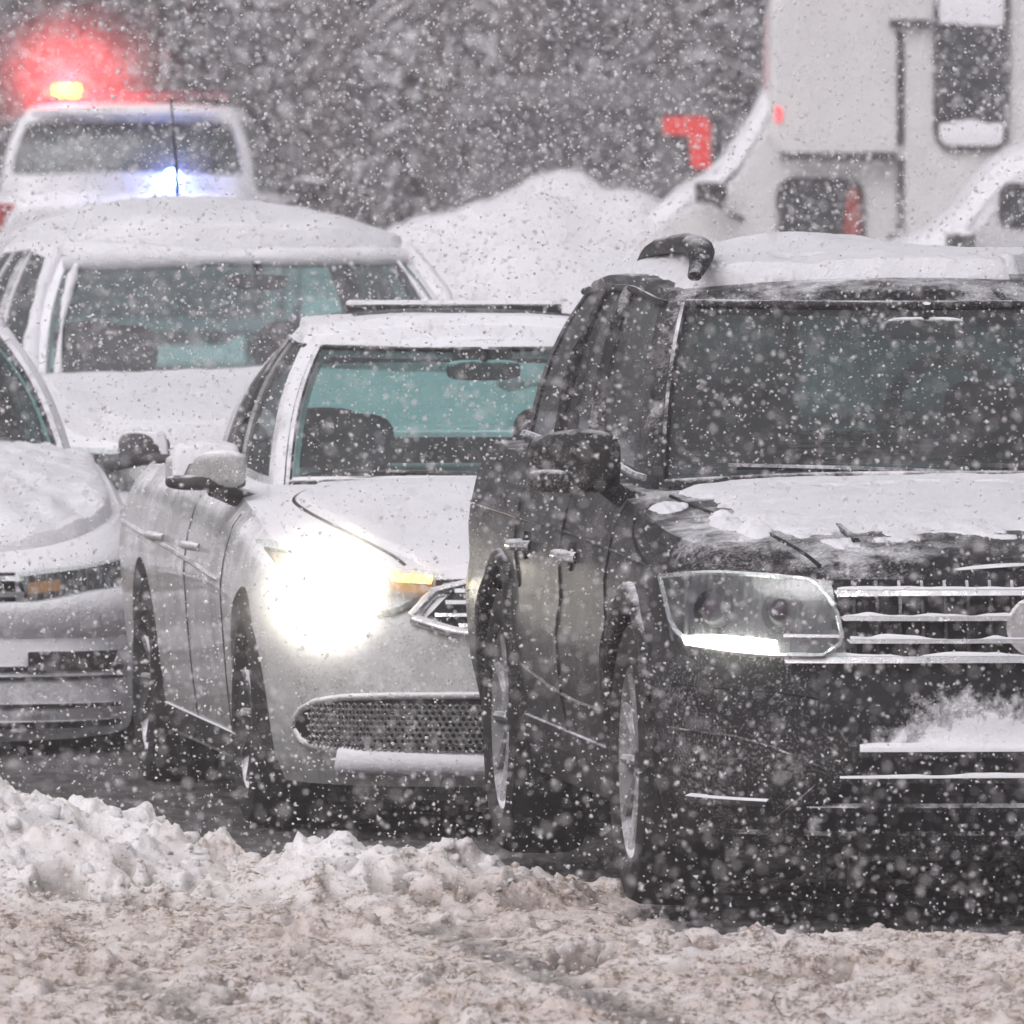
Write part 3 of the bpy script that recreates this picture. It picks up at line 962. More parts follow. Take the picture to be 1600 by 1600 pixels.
# ================================================================== dark SUV at the right
def build_dark_suv():
    root = empty('dark_suv', (1.285, 50.12, 0.0), R(6.7))
    tag(root, 'dark grey large SUV with chrome grille bars and lit white daytime lamp', 'car')
    B = Body(0.99, -0.93, 4.15, 0.78, 3.1, 0.5, 3.5,
             zs=[(-1, .895), (-.8, .93), (-.4, 1.0), (0.1, 1.045), (.55, 1.075), (1.2, 1.11), (4.2, 1.16)],
             zb=[(-1, .165), (-.6, .19), (.5, .24), (3.6, .26), (4.2, .32)],
             wprof=[(0, .925), (.1, .95), (.3, .985), (.52, 1.0), (.60, .985), (.75, .99), (.9, .965), (.96, .945), (1, .915)],
             fprof=[(0, .12), (.1, .05), (.25, .0), (.5, .0), (.62, .015), (.72, .03), (.9, .045), (.96, .075), (1, .13)],
             rprof=[(0, -.1), (.3, 0), (.8, 0), (1, -.05)],
             crown=[(-1, .02), (-.6, .04), (.5, .055), (1, .03), (4, .0)])
    B.build('body', M['suv_paint'], root, arches=((0.0, .455, .385), (2.98, .455, .385)))
    under_box(root, -0.6, 3.9, 0.66, 0.24, 0.75)
    for s in (-1, 1):
        arch_trim(B, root, 0.0, .462, .385, s, .028, M['suv_black'])
        arch_trim(B, root, 2.98, .462, .385, s, .028, M['suv_black'])
        wheel(root, (s * 0.865, 0.0, .385), s, .385, .25, .262, 10)
        wheel(root, (s * 0.865, 2.98, .385), s, .385, .25, .262, 10)
        # sill cladding, crease, doors and handles
        B.side_patch('sill_cladding', [(0.46, .40), (2.52, .42)], [(0.46, .26), (2.52, .28)], s, .012, .03, M['suv_black'], root)
        B.side_line('door_crease', [(0.45, .50), (1.4, .50), (2.5, .56)], s, .006, M['suv_paint'], root)
        B.side_line('shoulder_crease', [(-0.3, .92), (1, .955), (2.4, .97), (4.0, .985)], s, .005, M['suv_paint'], root)
        B.side_line('door_gap', [(0.52, 1.07), (0.50, .8), (0.56, .42)], s, .006, M['shut'], root)
        B.side_line('door_gap', [(1.55, 1.10), (1.54, .8), (1.52, .30)], s, .006, M['shut'], root)
        B.side_line('door_gap', [(2.62, 1.10), (2.60, .88), (2.50, .78)], s, .006, M['shut'], root)
        B.side_line('fender_gap', [(0.30, 1.05), (0.1, .97), (-0.42, .90)], s, .005, M['shut'], root)
        for hy in (1.28, 2.34):
            h = tube('door_handle', [B.S(hy + d, .90, s, o_)[0] for d, o_ in ((-.11, .0), (-.08, .035), (.05, .04), (.10, .0))], .016, M['chrome'], root, 8)
            lathe_x('handle_recess', [(-.004, 0), (-.004, .04), (.004, .04), (.004, 0)], M['dark'], h, tuple(B.S(hy - .0, .90, s, .002)[0]), 16, False)
    # --- front
    B.front_patch('grille_panel', [(-.55, .900), (.55, .900)], [(-.53, .655), (.53, .655)], .004, .03, M['dark'], root, 30, 6)
    for k, (z, xw, hgt, sn) in enumerate(((.853, .53, .012, .006), (.797, .515, .012, .014), (.737, .50, .011, .014), (.686, .66, .018, .010))):
        g = B.front_patch('grille_bar', [(-xw, z + hgt / 2), (xw, z + hgt / 2)], [(-xw + .01, z - hgt / 2), (xw - .01, z - hgt / 2)], .034, .03, M['chrome'], root, 40, 3)
        # snow caught on the bar
        xs = np.linspace(-xw + .01, xw - .01, 90)
        hs_ = sn * np.clip(2.4 * fbm(xs * 9 + k * 7, xs * 0 + k, 3 + k, 3) - 0.55, 0.05, 1.6)
        P = np.zeros((4, 90, 3))
        for i, x in enumerate(xs):
            for j in range(4):
                p, n = B.F(x, z + hgt / 2 + (0 if j in (0, 3) else hs_[i]), .036 if j < 2 else .006)
                P[j, i] = p
        mesh_obj('bar_snow', P.reshape(-1, 3), grid_faces(4, 90), M['snow_fine'], g)
    for x in np.linspace(-.48, .48, 17):
        B.front_patch('grille_rib', [(x - .004, .89), (x + .004, .89)], [(x - .004, .67), (x + .004, .67)], .016, .012, M['plastic'], root, 2, 8)
    # badge at the middle of the grille
    c, n = B.F(0, .775, .03)
    bd = lathe_x('badge', [(-.008, 0), (-.008, .075), (.0, .082), (.008, .075), (.008, 0)], M['chrome'], root, (0, 0, 0), 32, False)
    bd.rotation_euler = (0, 0, R(90)); bd.location = tuple(c)
    for s in (-1, 1):
        B.front_patch('headlamp_housing', [(s * .915, .890), (s * .75, .893), (s * .535, .872)], [(s * .895, .735), (s * .75, .70), (s * .50, .695)], .003, .02, M['lamp_dark'], root, 26, 8)
        hl = B.front_patch('headlamp', [(s * .917, .892), (s * .75, .895), (s * .533, .874)], [(s * .898, .733), (s * .75, .698), (s * .497, .692)], .052, .004, M['lens'], root, 26, 8)
        for (px, pr) in ((.82, .062), (.66, .058)):
            c, n = B.F(s * px, .815, .012)
            pj = superell('projector', c, (pr, .03, pr), 1, 1, M['dark'], hl, 20, 10)
            superell('projector_lens', c + np.array([0, -.018, 0]), (pr * .72, .03, pr * .72), 1, 1, M['lamp_dark'], hl, 20, 10)
        rimp = smooth_curve([(s * .917, .892), (s * .75, .895), (s * .533, .874), (s * .497, .692), (s * .75, .698), (s * .898, .733), (s * .917, .892)], 40, 1)
        tube('headlamp_bezel', [B.F(p[0], p[1], .045)[0] for p in rimp], .007, M['chrome'], hl, 6)
        B.front_patch('daytime_lamp', [(s * .872, .748), (s * .80, .750), (s * .67, .738)], [(s * .866, .722), (s * .80, .710), (s * .665, .704)], .060, .02, M['drl'], hl, 14, 3)
        B.front_patch('headlamp_divider', [(s * .65, .752), (s * .515, .752)], [(s * .65, .744), (s * .515, .744)], .058, .012, M['chrome'], hl, 8, 2)
        # fog lamp pocket
        B.front_patch('fog_pocket', [(s * .86, .42), (s * .62, .44)], [(s * .84, .30), (s * .60, .25)], .004, .02, M['suv_black'], root, 12, 6)
        B.front_patch('fog_trim', [(s * .885, .328), (s * .70, .322)], [(s * .885, .312), (s * .70, .308)], .02, .025, M['plastic_snowy'], root, 12, 3)
        # brace of the lower intake
        B.front_patch('intake_brace', [(s * .47, .47), (s * .42, .47)], [(s * .70, .255), (s * .62, .255)], .022, .03, M['suv_black'], root, 5, 12)
    B.front_patch('lower_intake', [(-.46, .462), (.46, .462)], [(-.60, .215), (.60, .215)], .004, .02, M['dark'], root, 24, 6)
    for z, xw, th, sn in ((.452, .48, .020, .016), (.382, .53, .016, .013), (.312, .60, .012, .004)):
        g = B.front_patch('intake_bar', [(-xw, z), (xw, z)], [(-xw, z - th), (xw, z - th)], .030, .04, M['suv_black'], root, 30, 3)
        if sn < .01: continue
        xs = np.linspace(-xw + .01, xw - .01, 80)
        P = np.zeros((4, 80, 3))
        hs_ = sn * np.clip(1.8 * fbm(xs * 7, xs * 0 + z * 40, 8, 3) - 0.1, 0.2, 1.5)
        for i, x in enumerate(xs):
            for j in range(4):
                P[j, i] = B.F(x, z + (-.003 if j in (0, 3) else hs_[i]), .033 if j < 2 else -.004)[0]
        mesh_obj('bar_snow', P.reshape(-1, 3), grid_faces(4, 80), M['snow_fine'], g)
    B.front_patch('bumper_lip', [(-.80, .235), (.80, .235)], [(-.78, .165), (.78, .165)], .018, .04, M['suv_black'], root, 30, 4)
    B.front_line('bumper_seam', [(-.93, .62), (-.6, .60), (-.5, .56)], .004, M['shut'], root)
    B.front_line('bumper_seam', [(-.94, .50), (-.75, .48), (-.56, .40)], .005, M['suv_black'], root)
    # number plate holder and snow plastered on the bumper shelf
    B.front_patch('bumper_snow', [(-.62, .655), (.62, .655)], [(-.50, .462), (.50, .462)], .007, .012, M['crust'], root, 60, 14)
    for xx in (-.545, -.485):
        y0 = B.front_y(xx, .19)
        tube('hanging_icicle', [(xx, y0 + .02, .19), (xx + .002, y0 + .02, .12), (xx, y0 + .02, .075)], [.007, .005, .002], M['plastic'], root, 6)
    # --- hood
    for s in (-1, 1):
        B.top_line('hood_gap', [(s * .80, .50), (s * .78, .15), (s * .66, -.45), (s * .56, -.76)], .006, M['shut'], root)
        B.top_line('hood_crease', [(s * .56, .48), (s * .52, .0), (s * .44, -.6)], .012, M['suv_paint'], root)
    P, k = B.top_grid(-.83, .56, 44, 44, .97)
    def hood_th(Q):
        x, y = Q[..., 0], Q[..., 1]
        s = np.abs(x)
        n = fbm(x * 3 + 9, y * 4, 17, 4); n2 = fbm(x * 16, y * 10, 27, 4)
        hw_ = np.interp(y, [-.83, -.4, .1, .56], [.56, .66, .74, .80])
        t = sstep(0.0, .10, hw_ - s - .10 * (n - .5) * 2)
        t = t * sstep(-.80, -.25, y + .25 * (n - .5) + .30 * (n2 - .5))
        line = np.abs(s - np.interp(y, [-.8, -.4, .15, .5], [.56, .66, .775, .80]))
        t = t * sstep(.006, .016, line)
        rear = 0.006 * sstep(.40, .52, y)
        gap = (np.abs(y - .33 - .02 * (n - .5)) < .028) & (x > -.42 + .5 * (n2 - .5)) & (n2 > .47)
        th = (.006 + .016 * n + .006 * n2) * t + rear * t
        th = np.where(gap, -.01, th)
        th = np.where(t < .32 + .25 * (n2 - .5), -.01, th)
        return th
    snow_cover('hood_snow', P, hood_th, M['snow'], root, 4, 4)
    for s in (-1, 1):
        # blobs of snow left on the fender
        for (bx, by, rx, ry) in ((.835, .22, .058, .13), (.735, -.20, .05, .17), (.69, -.38, .045, .12)):
            if s > 0: bx -= .02
            G_ = np.zeros((16, 16, 3)); u = np.linspace(-1, 1, 16)
            G_[..., 0] = s * bx + u[:, None] * rx; G_[..., 1] = by + u[None] * ry
            G_[..., 2] = B.top(G_[..., 0], G_[..., 1])
            snow_cover('fender_snow', G_, lambda Q: .022 * (1 - ((Q[..., 0] - s * bx) / rx) ** 2 - ((Q[..., 1] - by) / ry) ** 2 - 1.6 * (fbm(Q[..., 0] * 22, Q[..., 1] * 14, 3, 3) - .42)), M['snow_fine'], root, 3, 3)
    # --- cabin
    C = Cabin(B, .50, 1.36, 4.02, 3.62, .84, .675, .24, .15,
              roof=[(1.2, 1.600), (1.5, 1.640), (2.2, 1.675), (3.0, 1.665), (3.8, 1.62)], crown=.035, taper=.04)
    C.build(M['suv_paint'], root, glass=M['glass_suv'], side_glass=M['glass_dark'],
            side_win=((.05, .36), (.39, .66), (.69, .95)), liner=M['interior'])
    # black window surround and cowl with wiper
    for s in (-1, 1):
        tube('window_seal', C.edge(C.NF + 1, C.NF + 2 + C.NS, 12, s) + np.array([s * .006, 0, 0]), .010, M['suv_black'], root, 6)
        tube('window_seal', C.edge(C.NF + 1, C.NF + 2 + C.NS, 1, s) + np.array([s * .006, 0, 0]), .010, M['chrome'], root, 6)
        tube('drip_rail', np.array([C.G[j, C.NF, :] * np.array([s, 1, 1]) + np.array([s * .01, -.006, 0]) for j in range(0, 13)]), .010, M['suv_black'], root, 6)
        for q in (.375, .675):
            i = C.NF + 1 + int(round(q * C.NS))
            tube('pillar_trim', np.array([C.G[j, i, :] * np.array([s, 1, 1]) + np.array([s * .004, 0, 0]) for j in range(1, 13)]), .022, M['suv_black'], root, 6, .5)
    tube('windscreen_header', np.concatenate([C.edge(0, C.NF + 1, 12, -1)[::-1], C.edge(1, C.NF + 1, 12, 1)]) + np.array([0, -.006, .004]), .013, M['suv_black'], root, 8)
    cowl = np.concatenate([C.edge(0, C.NF + 1, 0, -1)[::-1], C.edge(1, C.NF + 1, 0, 1)])
    tube('cowl_panel', cowl + np.array([0, -.015, .028]), .022, M['suv_black'], root, 8)
    for x0, x1 in ((-.62, .0), (.02, .60)):
        tube('wiper', [(x0, C.G[1, 0, 1] + .05 + .10 * (x0 / .8) ** 2, C.G[1, 0, 2] + .012), ((x0 + x1) / 2, C.G[1, 0, 1] - .01 + .1 * (x0 / 1.6) ** 2, C.G[1, 0, 2] + .006), (x1, C.G[1, 0, 1] + .02, C.G[1, 0, 2] - .005)], .010, M['plastic'], root, 6)
    def roof_th(Q):
        x, y = Q[..., 0], Q[..., 1]
        n = fbm(x * 4 + 3, y * 3, 57, 4); n2 = fbm(x * 14, y * 9, 67, 4)
        edge = sstep(.66, .52, np.abs(x)) * sstep(1.36, 1.62, y + .16 * (n2 - .5)) * sstep(3.75, 3.5, y)
        bare = sstep(.52, .60, fbm(x * 2.2 + 4, y * 5, 71, 3)) * sstep(1.55, 1.62, y) * sstep(1.98, 1.85, y) * sstep(-.42, -.2, x)
        hump = .045 * np.exp(-((x + .22) / .22) ** 2 - ((y - 2.6) / .6) ** 2)
        th = (.030 + .03 * n + .010 * n2) * edge + hump
        th = np.where(bare > .35, -.01, th)
        return np.where(edge < .12 + .5 * (n2 - .45), -.01, th)
    snow_cover('roof_snow', C.roofgrid[C.NF + 1:-C.NRr], roof_th, M['snow'], root, 4, 5)
    for s in (-1, 1):
        pts = smooth_curve([(s * .62, 1.40, 1.672), (s * .60, 1.45, 1.705), (s * .57, 1.60, 1.742), (s * .555, 2.0, 1.757), (s * .55, 2.5, 1.745), (s * .545, 3.0, 1.72), (s * .54, 3.3, 1.66)], 30, 2)
        tube('roof_rail', pts, np.interp(np.linspace(0, 1, 30), [0, .06, .2, .7, 1], [.02, .034, .042, .034, .015]), M['suv_black'], root, 12, .72)
        door_mirror(root, (s * 1.06, .56, 1.185), (.125, .075, .085), s, M['suv_black'], M['suv_black'], 0.0,
                    [(s * .98, .58, 1.13), (s * .93, .62, 1.09), (s * .84, .68, 1.06)])
    seats(root, ((1.75, False), (2.65, True)), .40, .62, 1.13, wheel_y=1.0, wheel_z=1.02, dash=(.86, 1.12, .66), mirror=(0.0, 1.22, 1.53))
    box('cabin_floor', (-.74, 1.0, .95), (.74, 3.9, 1.0), M['interior'], root)
    box('sun_visor', (.12, 1.36, 1.53), (.56, 1.40, 1.60), M['interior'], root, .01)
    return root

# ================================================================== white sedan in the middle
def build_white_sedan():
    root = empty('white_sedan', (0.10, 55.75, -0.045), R(7.2))
    tag(root, 'white sedan with one glaring headlight and honeycomb lower intake', 'car')
    B = Body(0.925, -0.95, 3.95, 0.88, 2.7, 0.6, 3.2,
             zs=[(-1, .705), (-.85, .735), (-.5, .805), (0, .875), (.5, .945), (.9, .985), (2.2, 1.01), (3.4, 1.0), (4, .96)],
             zb=[(-1, .165), (-.6, .15), (.5, .17), (3.2, .19), (4, .30)],
             wprof=[(0, .925), (.12, .955), (.3, .975), (.5, .99), (.68, 1.0), (.80, .985), (.92, .955), (1, .90)],
             fprof=[(0, .10), (.1, .03), (.22, .0), (.4, .0), (.6, .015), (.8, .03), (.9, .05), (.96, .09), (1, .15)],
             rprof=[(0, -.12), (.3, 0), (.85, 0), (1, -.08)],
             crown=[(-1, .02), (-.6, .045), (.5, .055), (.9, .03), (1.5, 0), (4, 0)])
    B.build('body', M['white_paint'], root, arches=((0, .385, .335), (2.85, .385, .335)))
    under_box(root, -0.65, 3.6, .60, .16, .6)
    for s in (-1, 1):
        wheel(root, (s * .80, 0, .335), s, .335, .235, .225, 10, M['plastic'])
        wheel(root, (s * .80, 2.85, .335), s, .335, .235, .225, 10, M['plastic'])
        B.side_line('door_gap', [(.55, .92), (.52, .6), (.56, .25)], s, .003, M['shut'], root)
        B.side_line('door_gap', [(1.55, .95), (1.55, .6), (1.52, .22)], s, .003, M['shut'], root)
        B.side_line('door_crease', [(.6, .72), (1.6, .76), (2.9, .80), (3.6, .82)], s, .008, M['white_paint'], root)
        for hy in (1.30, 2.30):
            tube('door_handle', [B.S(hy + d, .80, s, o_)[0] for d, o_ in ((-.10, 0), (-.07, .03), (.05, .035), (.09, 0))], .013, M['white_paint'], root, 8)
        B.side_patch('sill', [(.42, .26), (2.45, .28)], [(.42, .185), (2.45, .20)], s, .008, .02, M['plastic'], root)
        # headlamp
        top = [(s * .855, .835), (s * .74, .815), (s * .57, .780), (s * .40, .762)]
        bot = [(s * .83, .745), (s * .74, .665), (s * .57, .655), (s * .44, .700)]
        B.front_patch('headlamp_housing', top, bot, .003, .02, M['reflector'], root, 24, 8)
        hl = B.front_patch('headlamp', top, bot, .050, .004, M['frost_lens'], root, 24, 8)
        rimp = np.array(top + bot[::-1] + top[:1])
        tube('headlamp_edge', [B.F(p[0], p[1], .006)[0] for p in poly_sample(rimp, 60)], .005, M['shut'], hl, 6)
        c, n = B.F(s * .665, .725, .02)
        superell('headlamp_bulb', c, (.105, .020, .068), .9, .9, M['headlight'], hl, 24, 12)
        B.front_patch('amber_lamp', [(s * .56, .765), (s * .43, .752)], [(s * .55, .742), (s * .44, .735)], .030, .012, M['amber'], hl, 8, 3)
        B.front_patch('amber_reflector', [(s * .85, .820), (s * .80, .81)], [(s * .835, .76), (s * .80, .74)], .012, .01, M['amber_glass'], hl, 6, 4)
        cc = c + np.array([0, -.10, 0])
        if s < 0: spot('headlight_beam', root, tuple(cc), (-.235, -1, .02), HEAD_W, (1.0, .94, .80), R(30), .8, .07)
    # upper grille: chrome surround with dark slats
    gt = [(-.50, .655), (-.42, .735), (0, .765), (.42, .735), (.50, .655)]
    gb = [(-.50, .645), (-.36, .60), (0, .575), (.36, .60), (.50, .645)]
    B.front_patch('grille_panel', [(-.46, .655), (-.39, .722), (0, .75), (.39, .722), (.46, .655)], [(-.46, .65), (-.34, .615), (0, .59), (.34, .615), (.46, .65)], .004, .02, M['dark'], root, 28, 8)
    tube('grille_surround', [B.F(p[0], p[1], .012)[0] for p in smooth_curve(gt + gb[::-1], 70, 1)], .017, M['chrome'], root, 8, closed=True)
    for k, z in enumerate((.625, .655, .685, .715)):
        xw = np.interp(z, [.6, .65, .72], [.30, .44, .37])
        B.front_patch('grille_slat', [(-xw, z + .005), (xw, z + .005)], [(-xw, z - .005), (xw, z - .005)], .022, .02, M['chrome'], root, 24, 2)
    # lower intake with honeycomb mesh
    lt = [(-.82, .345), (-.78, .410), (-.5, .425), (.5, .425), (.78, .410), (.82, .345)]
    lb = [(-.82, .315), (-.79, .260), (-.5, .247), (.5, .247), (.79, .260), (.82, .315)]
    B.front_patch('lower_intake', lt, lb, .004, .02, M['dark'], root, 40, 8)
    tube('intake_surround', [B.F(p[0], p[1], .006)[0] for p in smooth_curve(lt + lb[::-1], 90, 1)], .011, M['white_paint'], root, 8, closed=True)
    V, F = [], []
    cell = .019
    ltp, lbp = np.array(lt), np.array(lb)
    for r_ in range(9):
        for c_ in range(-46, 47):
            x = (c_ + .5 * (r_ % 2)) * cell; z = .257 + r_ * cell * .866
            if abs(x) > .78: continue
            zt = np.interp(x, ltp[:, 0], ltp[:, 1]); zb_ = np.interp(x, lbp[:, 0], lbp[:, 1])
            if z + .012 > zt or z - .012 < zb_: continue
            p0, n0 = B.F(x, z, 0.014)
            base = len(V)
            tx = np.array([n0[1], -n0[0], 0]); tx /= -np.linalg.norm(tx)
            for rr in (cell * .60, cell * .38):
                for k in range(6):
                    a = R(60 * k + 30)
                    V.append(p0 + tx * rr * math.cos(a) + np.array([0, 0, rr * math.sin(a)]))
            for k in range(6):
                k2 = (k + 1) % 6
                F.append((base + k, base + k2, base + 6 + k2, base + 6 + k))
    o = mesh_obj('intake_mesh', V, F, M['mesh_grey'], root, False)
    md = o.modifiers.new('thickness', 'SOLIDIFY'); md.thickness = .006
    o['kind'] = 'stuff'
    B.front_patch('bumper_lip', [(-.72, .235), (.72, .235)], [(-.70, .165), (.70, .165)], .020, .03, M['white_paint'], root, 30, 5)
    xs = np.linspace(-.74, .74, 110); P = np.zeros((5, 110, 3))
    for i, x in enumerate(xs):
        up = .030 + .014 * float(fbm(np.array(x * 8), np.array(2.), 3, 3)) + .02 * abs(x / .74) ** 4
        th_ = .8 + .4 * float(fbm(np.array(x * 11), np.array(5.), 5, 3))
        for j, (dz, of) in enumerate(((-.016, .012), (-.004, .030 * th_), (.012, .040 * th_), (up, .026 * th_), (up + .008, -.004))):
            P[j, i] = B.F(x, .212 + dz, of if 2 < i < 107 else -.01)[0]
    mesh_obj('bumper_snow', P.reshape(-1, 3), grid_faces(5, 110), M['snow_fine'], root)
    B.front_patch('air_dam', [(-.70, .175), (.70, .175)], [(-.66, .11), (.66, .11)], -.015, .02, M['plastic'], root, 24, 3)
    # bonnet shut lines
    for s in (-1, 1):
        B.top_line('hood_gap', [(s * .64, .70), (s * .71, .52), (s * .70, .35), (s * .66, .1), (s * .58, -.3), (s * .50, -.62)], .006, M['shut'], root, 40, 2)
    B.front_line('hood_edge_gap', [(-.44, .757), (0, .772), (.44, .757)], .005, M['shut'], root)
    # cabin
    C = Cabin(B, .74, 1.62, 3.42, 2.62, .715, .51, .22, .13,
              roof=[(1.5, 1.405), (1.8, 1.45), (2.2, 1.47), (2.7, 1.445), (3.2, 1.38)], crown=.035, taper=.10, bulge=.03)
    C.build(M['white_paint'], root, glass=M['glass'], side_glass=M['glass_dark'], rear_glass=M['glass_rear'], jr=(3, 10), side_win=((.05, .45), (.49, .86)), liner=M['interior'])
    for s in (-1, 1):
        tube('drip_rail', np.array([C.G[j, C.NF, :] * np.array([s, 1, 1]) + np.array([s * .012, -.004, 0]) for j in range(0, 13)]), .012, M['plastic'], root, 6)
        tube('window_seal', C.edge(C.NF + 1, C.NF + 2 + C.NS, 12, s) + np.array([s * .005, 0, 0]), .008, M['plastic'], root, 6)
        i = C.NF + 1 + int(round(.47 * C.NS))
        tube('pillar_trim', np.array([C.G[j, i, :] * np.array([s, 1, 1]) + np.array([s * .004, 0, 0]) for j in range(1, 13)]), .020, M['plastic'], root, 6, .5)
        door_mirror(root, (s * .955, .66, 1.055), (.12, .07, .062), s, M['white_paint'], M['plastic'], .028,
                    [(s * .93, .68, 1.00), (s * .86, .72, .97), (s * .78, .80, .95)])
    tube('windscreen_header', np.concatenate([C.edge(0, C.NF + 1, 12, -1)[::-1], C.edge(1, C.NF + 1, 12, 1)]) + np.array([0, -.004, .004]), .010, M['plastic'], root, 8)
    cowl = np.concatenate([C.edge(0, C.NF + 1, 0, -1)[::-1], C.edge(1, C.NF + 1, 0, 1)])
    tube('cowl_panel', cowl + np.array([0, -.005, .022]), .014, M['plastic'], root, 8)
    for x0, x1 in ((-.5, .0), (.05, .5)):
        tube('wiper', [(x0, C.G[1, 0, 1] + .08, C.G[1, 0, 2] + .012), (x1, C.G[1, 0, 1] + .02, C.G[1, 0, 2] + .002)], .008, M['plastic'], root, 6)
    # snow: hood, roof around the bare sun roof
    P, k = B.top_grid(-.70, .76, 40, 40, .985)
    def hood_th(Q):
        x, y = Q[..., 0], Q[..., 1]
        n = fbm(x * 3, y * 3, 7, 3)
        lim = np.interp(y, [-.7, -.3, .1, .35, .52, .70, .8], [.44, .57, .65, .69, .70, .63, .6])
        t = sstep(0, .02, lim - np.abs(x)) * sstep(-.72, -.50, y)
        return np.where(t < .05, -.01, .004 + .016 * t * (.6 + .6 * n))
    snow_cover('hood_snow', P, hood_th, M['snow_fine'], root, 4, 4)
    def roof_th(Q):
        x, y = Q[..., 0], Q[..., 1]
        n = fbm(x * 4, y * 4, 37, 3)
        t = sstep(.565, .52, np.abs(x)) * sstep(1.63, 1.72, y) * sstep(2.9, 2.7, y)
        hole = sstep(.37, .34, np.abs(x - .02 + .03 * (n - .5))) * sstep(1.93, 1.96, y) * sstep(2.62, 2.55, y)
        return np.where((t < .05) | (hole > .5), -.01, .010 + .018 * t * (.5 + n))
    snow_cover('roof_snow', C.roofgrid[C.NF + 1:-C.NRr], roof_th, M['snow_fine'], root, 5, 6)
    G = C.roofgrid; a0, a1 = None, None
    ys = np.linspace(1.97, 2.56, 12); xs = np.linspace(-.35, .37, 14)
    P = np.zeros((12, 14, 3))
    for a_, yy in enumerate(ys):
        zc = float(C.roof(yy)) - C.crown * .4 + C.crown
        for b_, xx in enumerate(xs):
            P[a_, b_] = (xx, yy, zc - C.crown * (xx / C.wt) ** 2 + .013 + .024 * (yy - 1.97) / .6)
    sr = shell('sun_roof', P, np.broadcast_to(np.array([0, 0, 1.0]), P.shape), .02, M['glass_dark'], root)
    box('sun_roof_snow', (-.29, 2.60, P[-1, 7, 2] - .05), (.37, 2.68, P[-1, 7, 2] + .022), M['snow_fine'], root, .01)
    box('sun_roof_frame', (-.30, 2.555, P[-1, 7, 2] - .06), (.38, 2.60, P[-1, 7, 2] + .012), M['plastic'], root, .008)
    seats(root, ((1.75, False), (2.55, True)), .37, .45, .97, wheel_y=1.12, wheel_z=.93, dash=(1.05, .985, .60), mirror=(0.0, 1.50, 1.335))
    box('sensor_housing', (-.09, 1.50, 1.35), (.09, 1.56, 1.41), M['plastic'], root, .012)
    box('cabin_floor', (-.68, 1.2, .80), (.68, 3.2, .86), M['interior'], root)
    return root

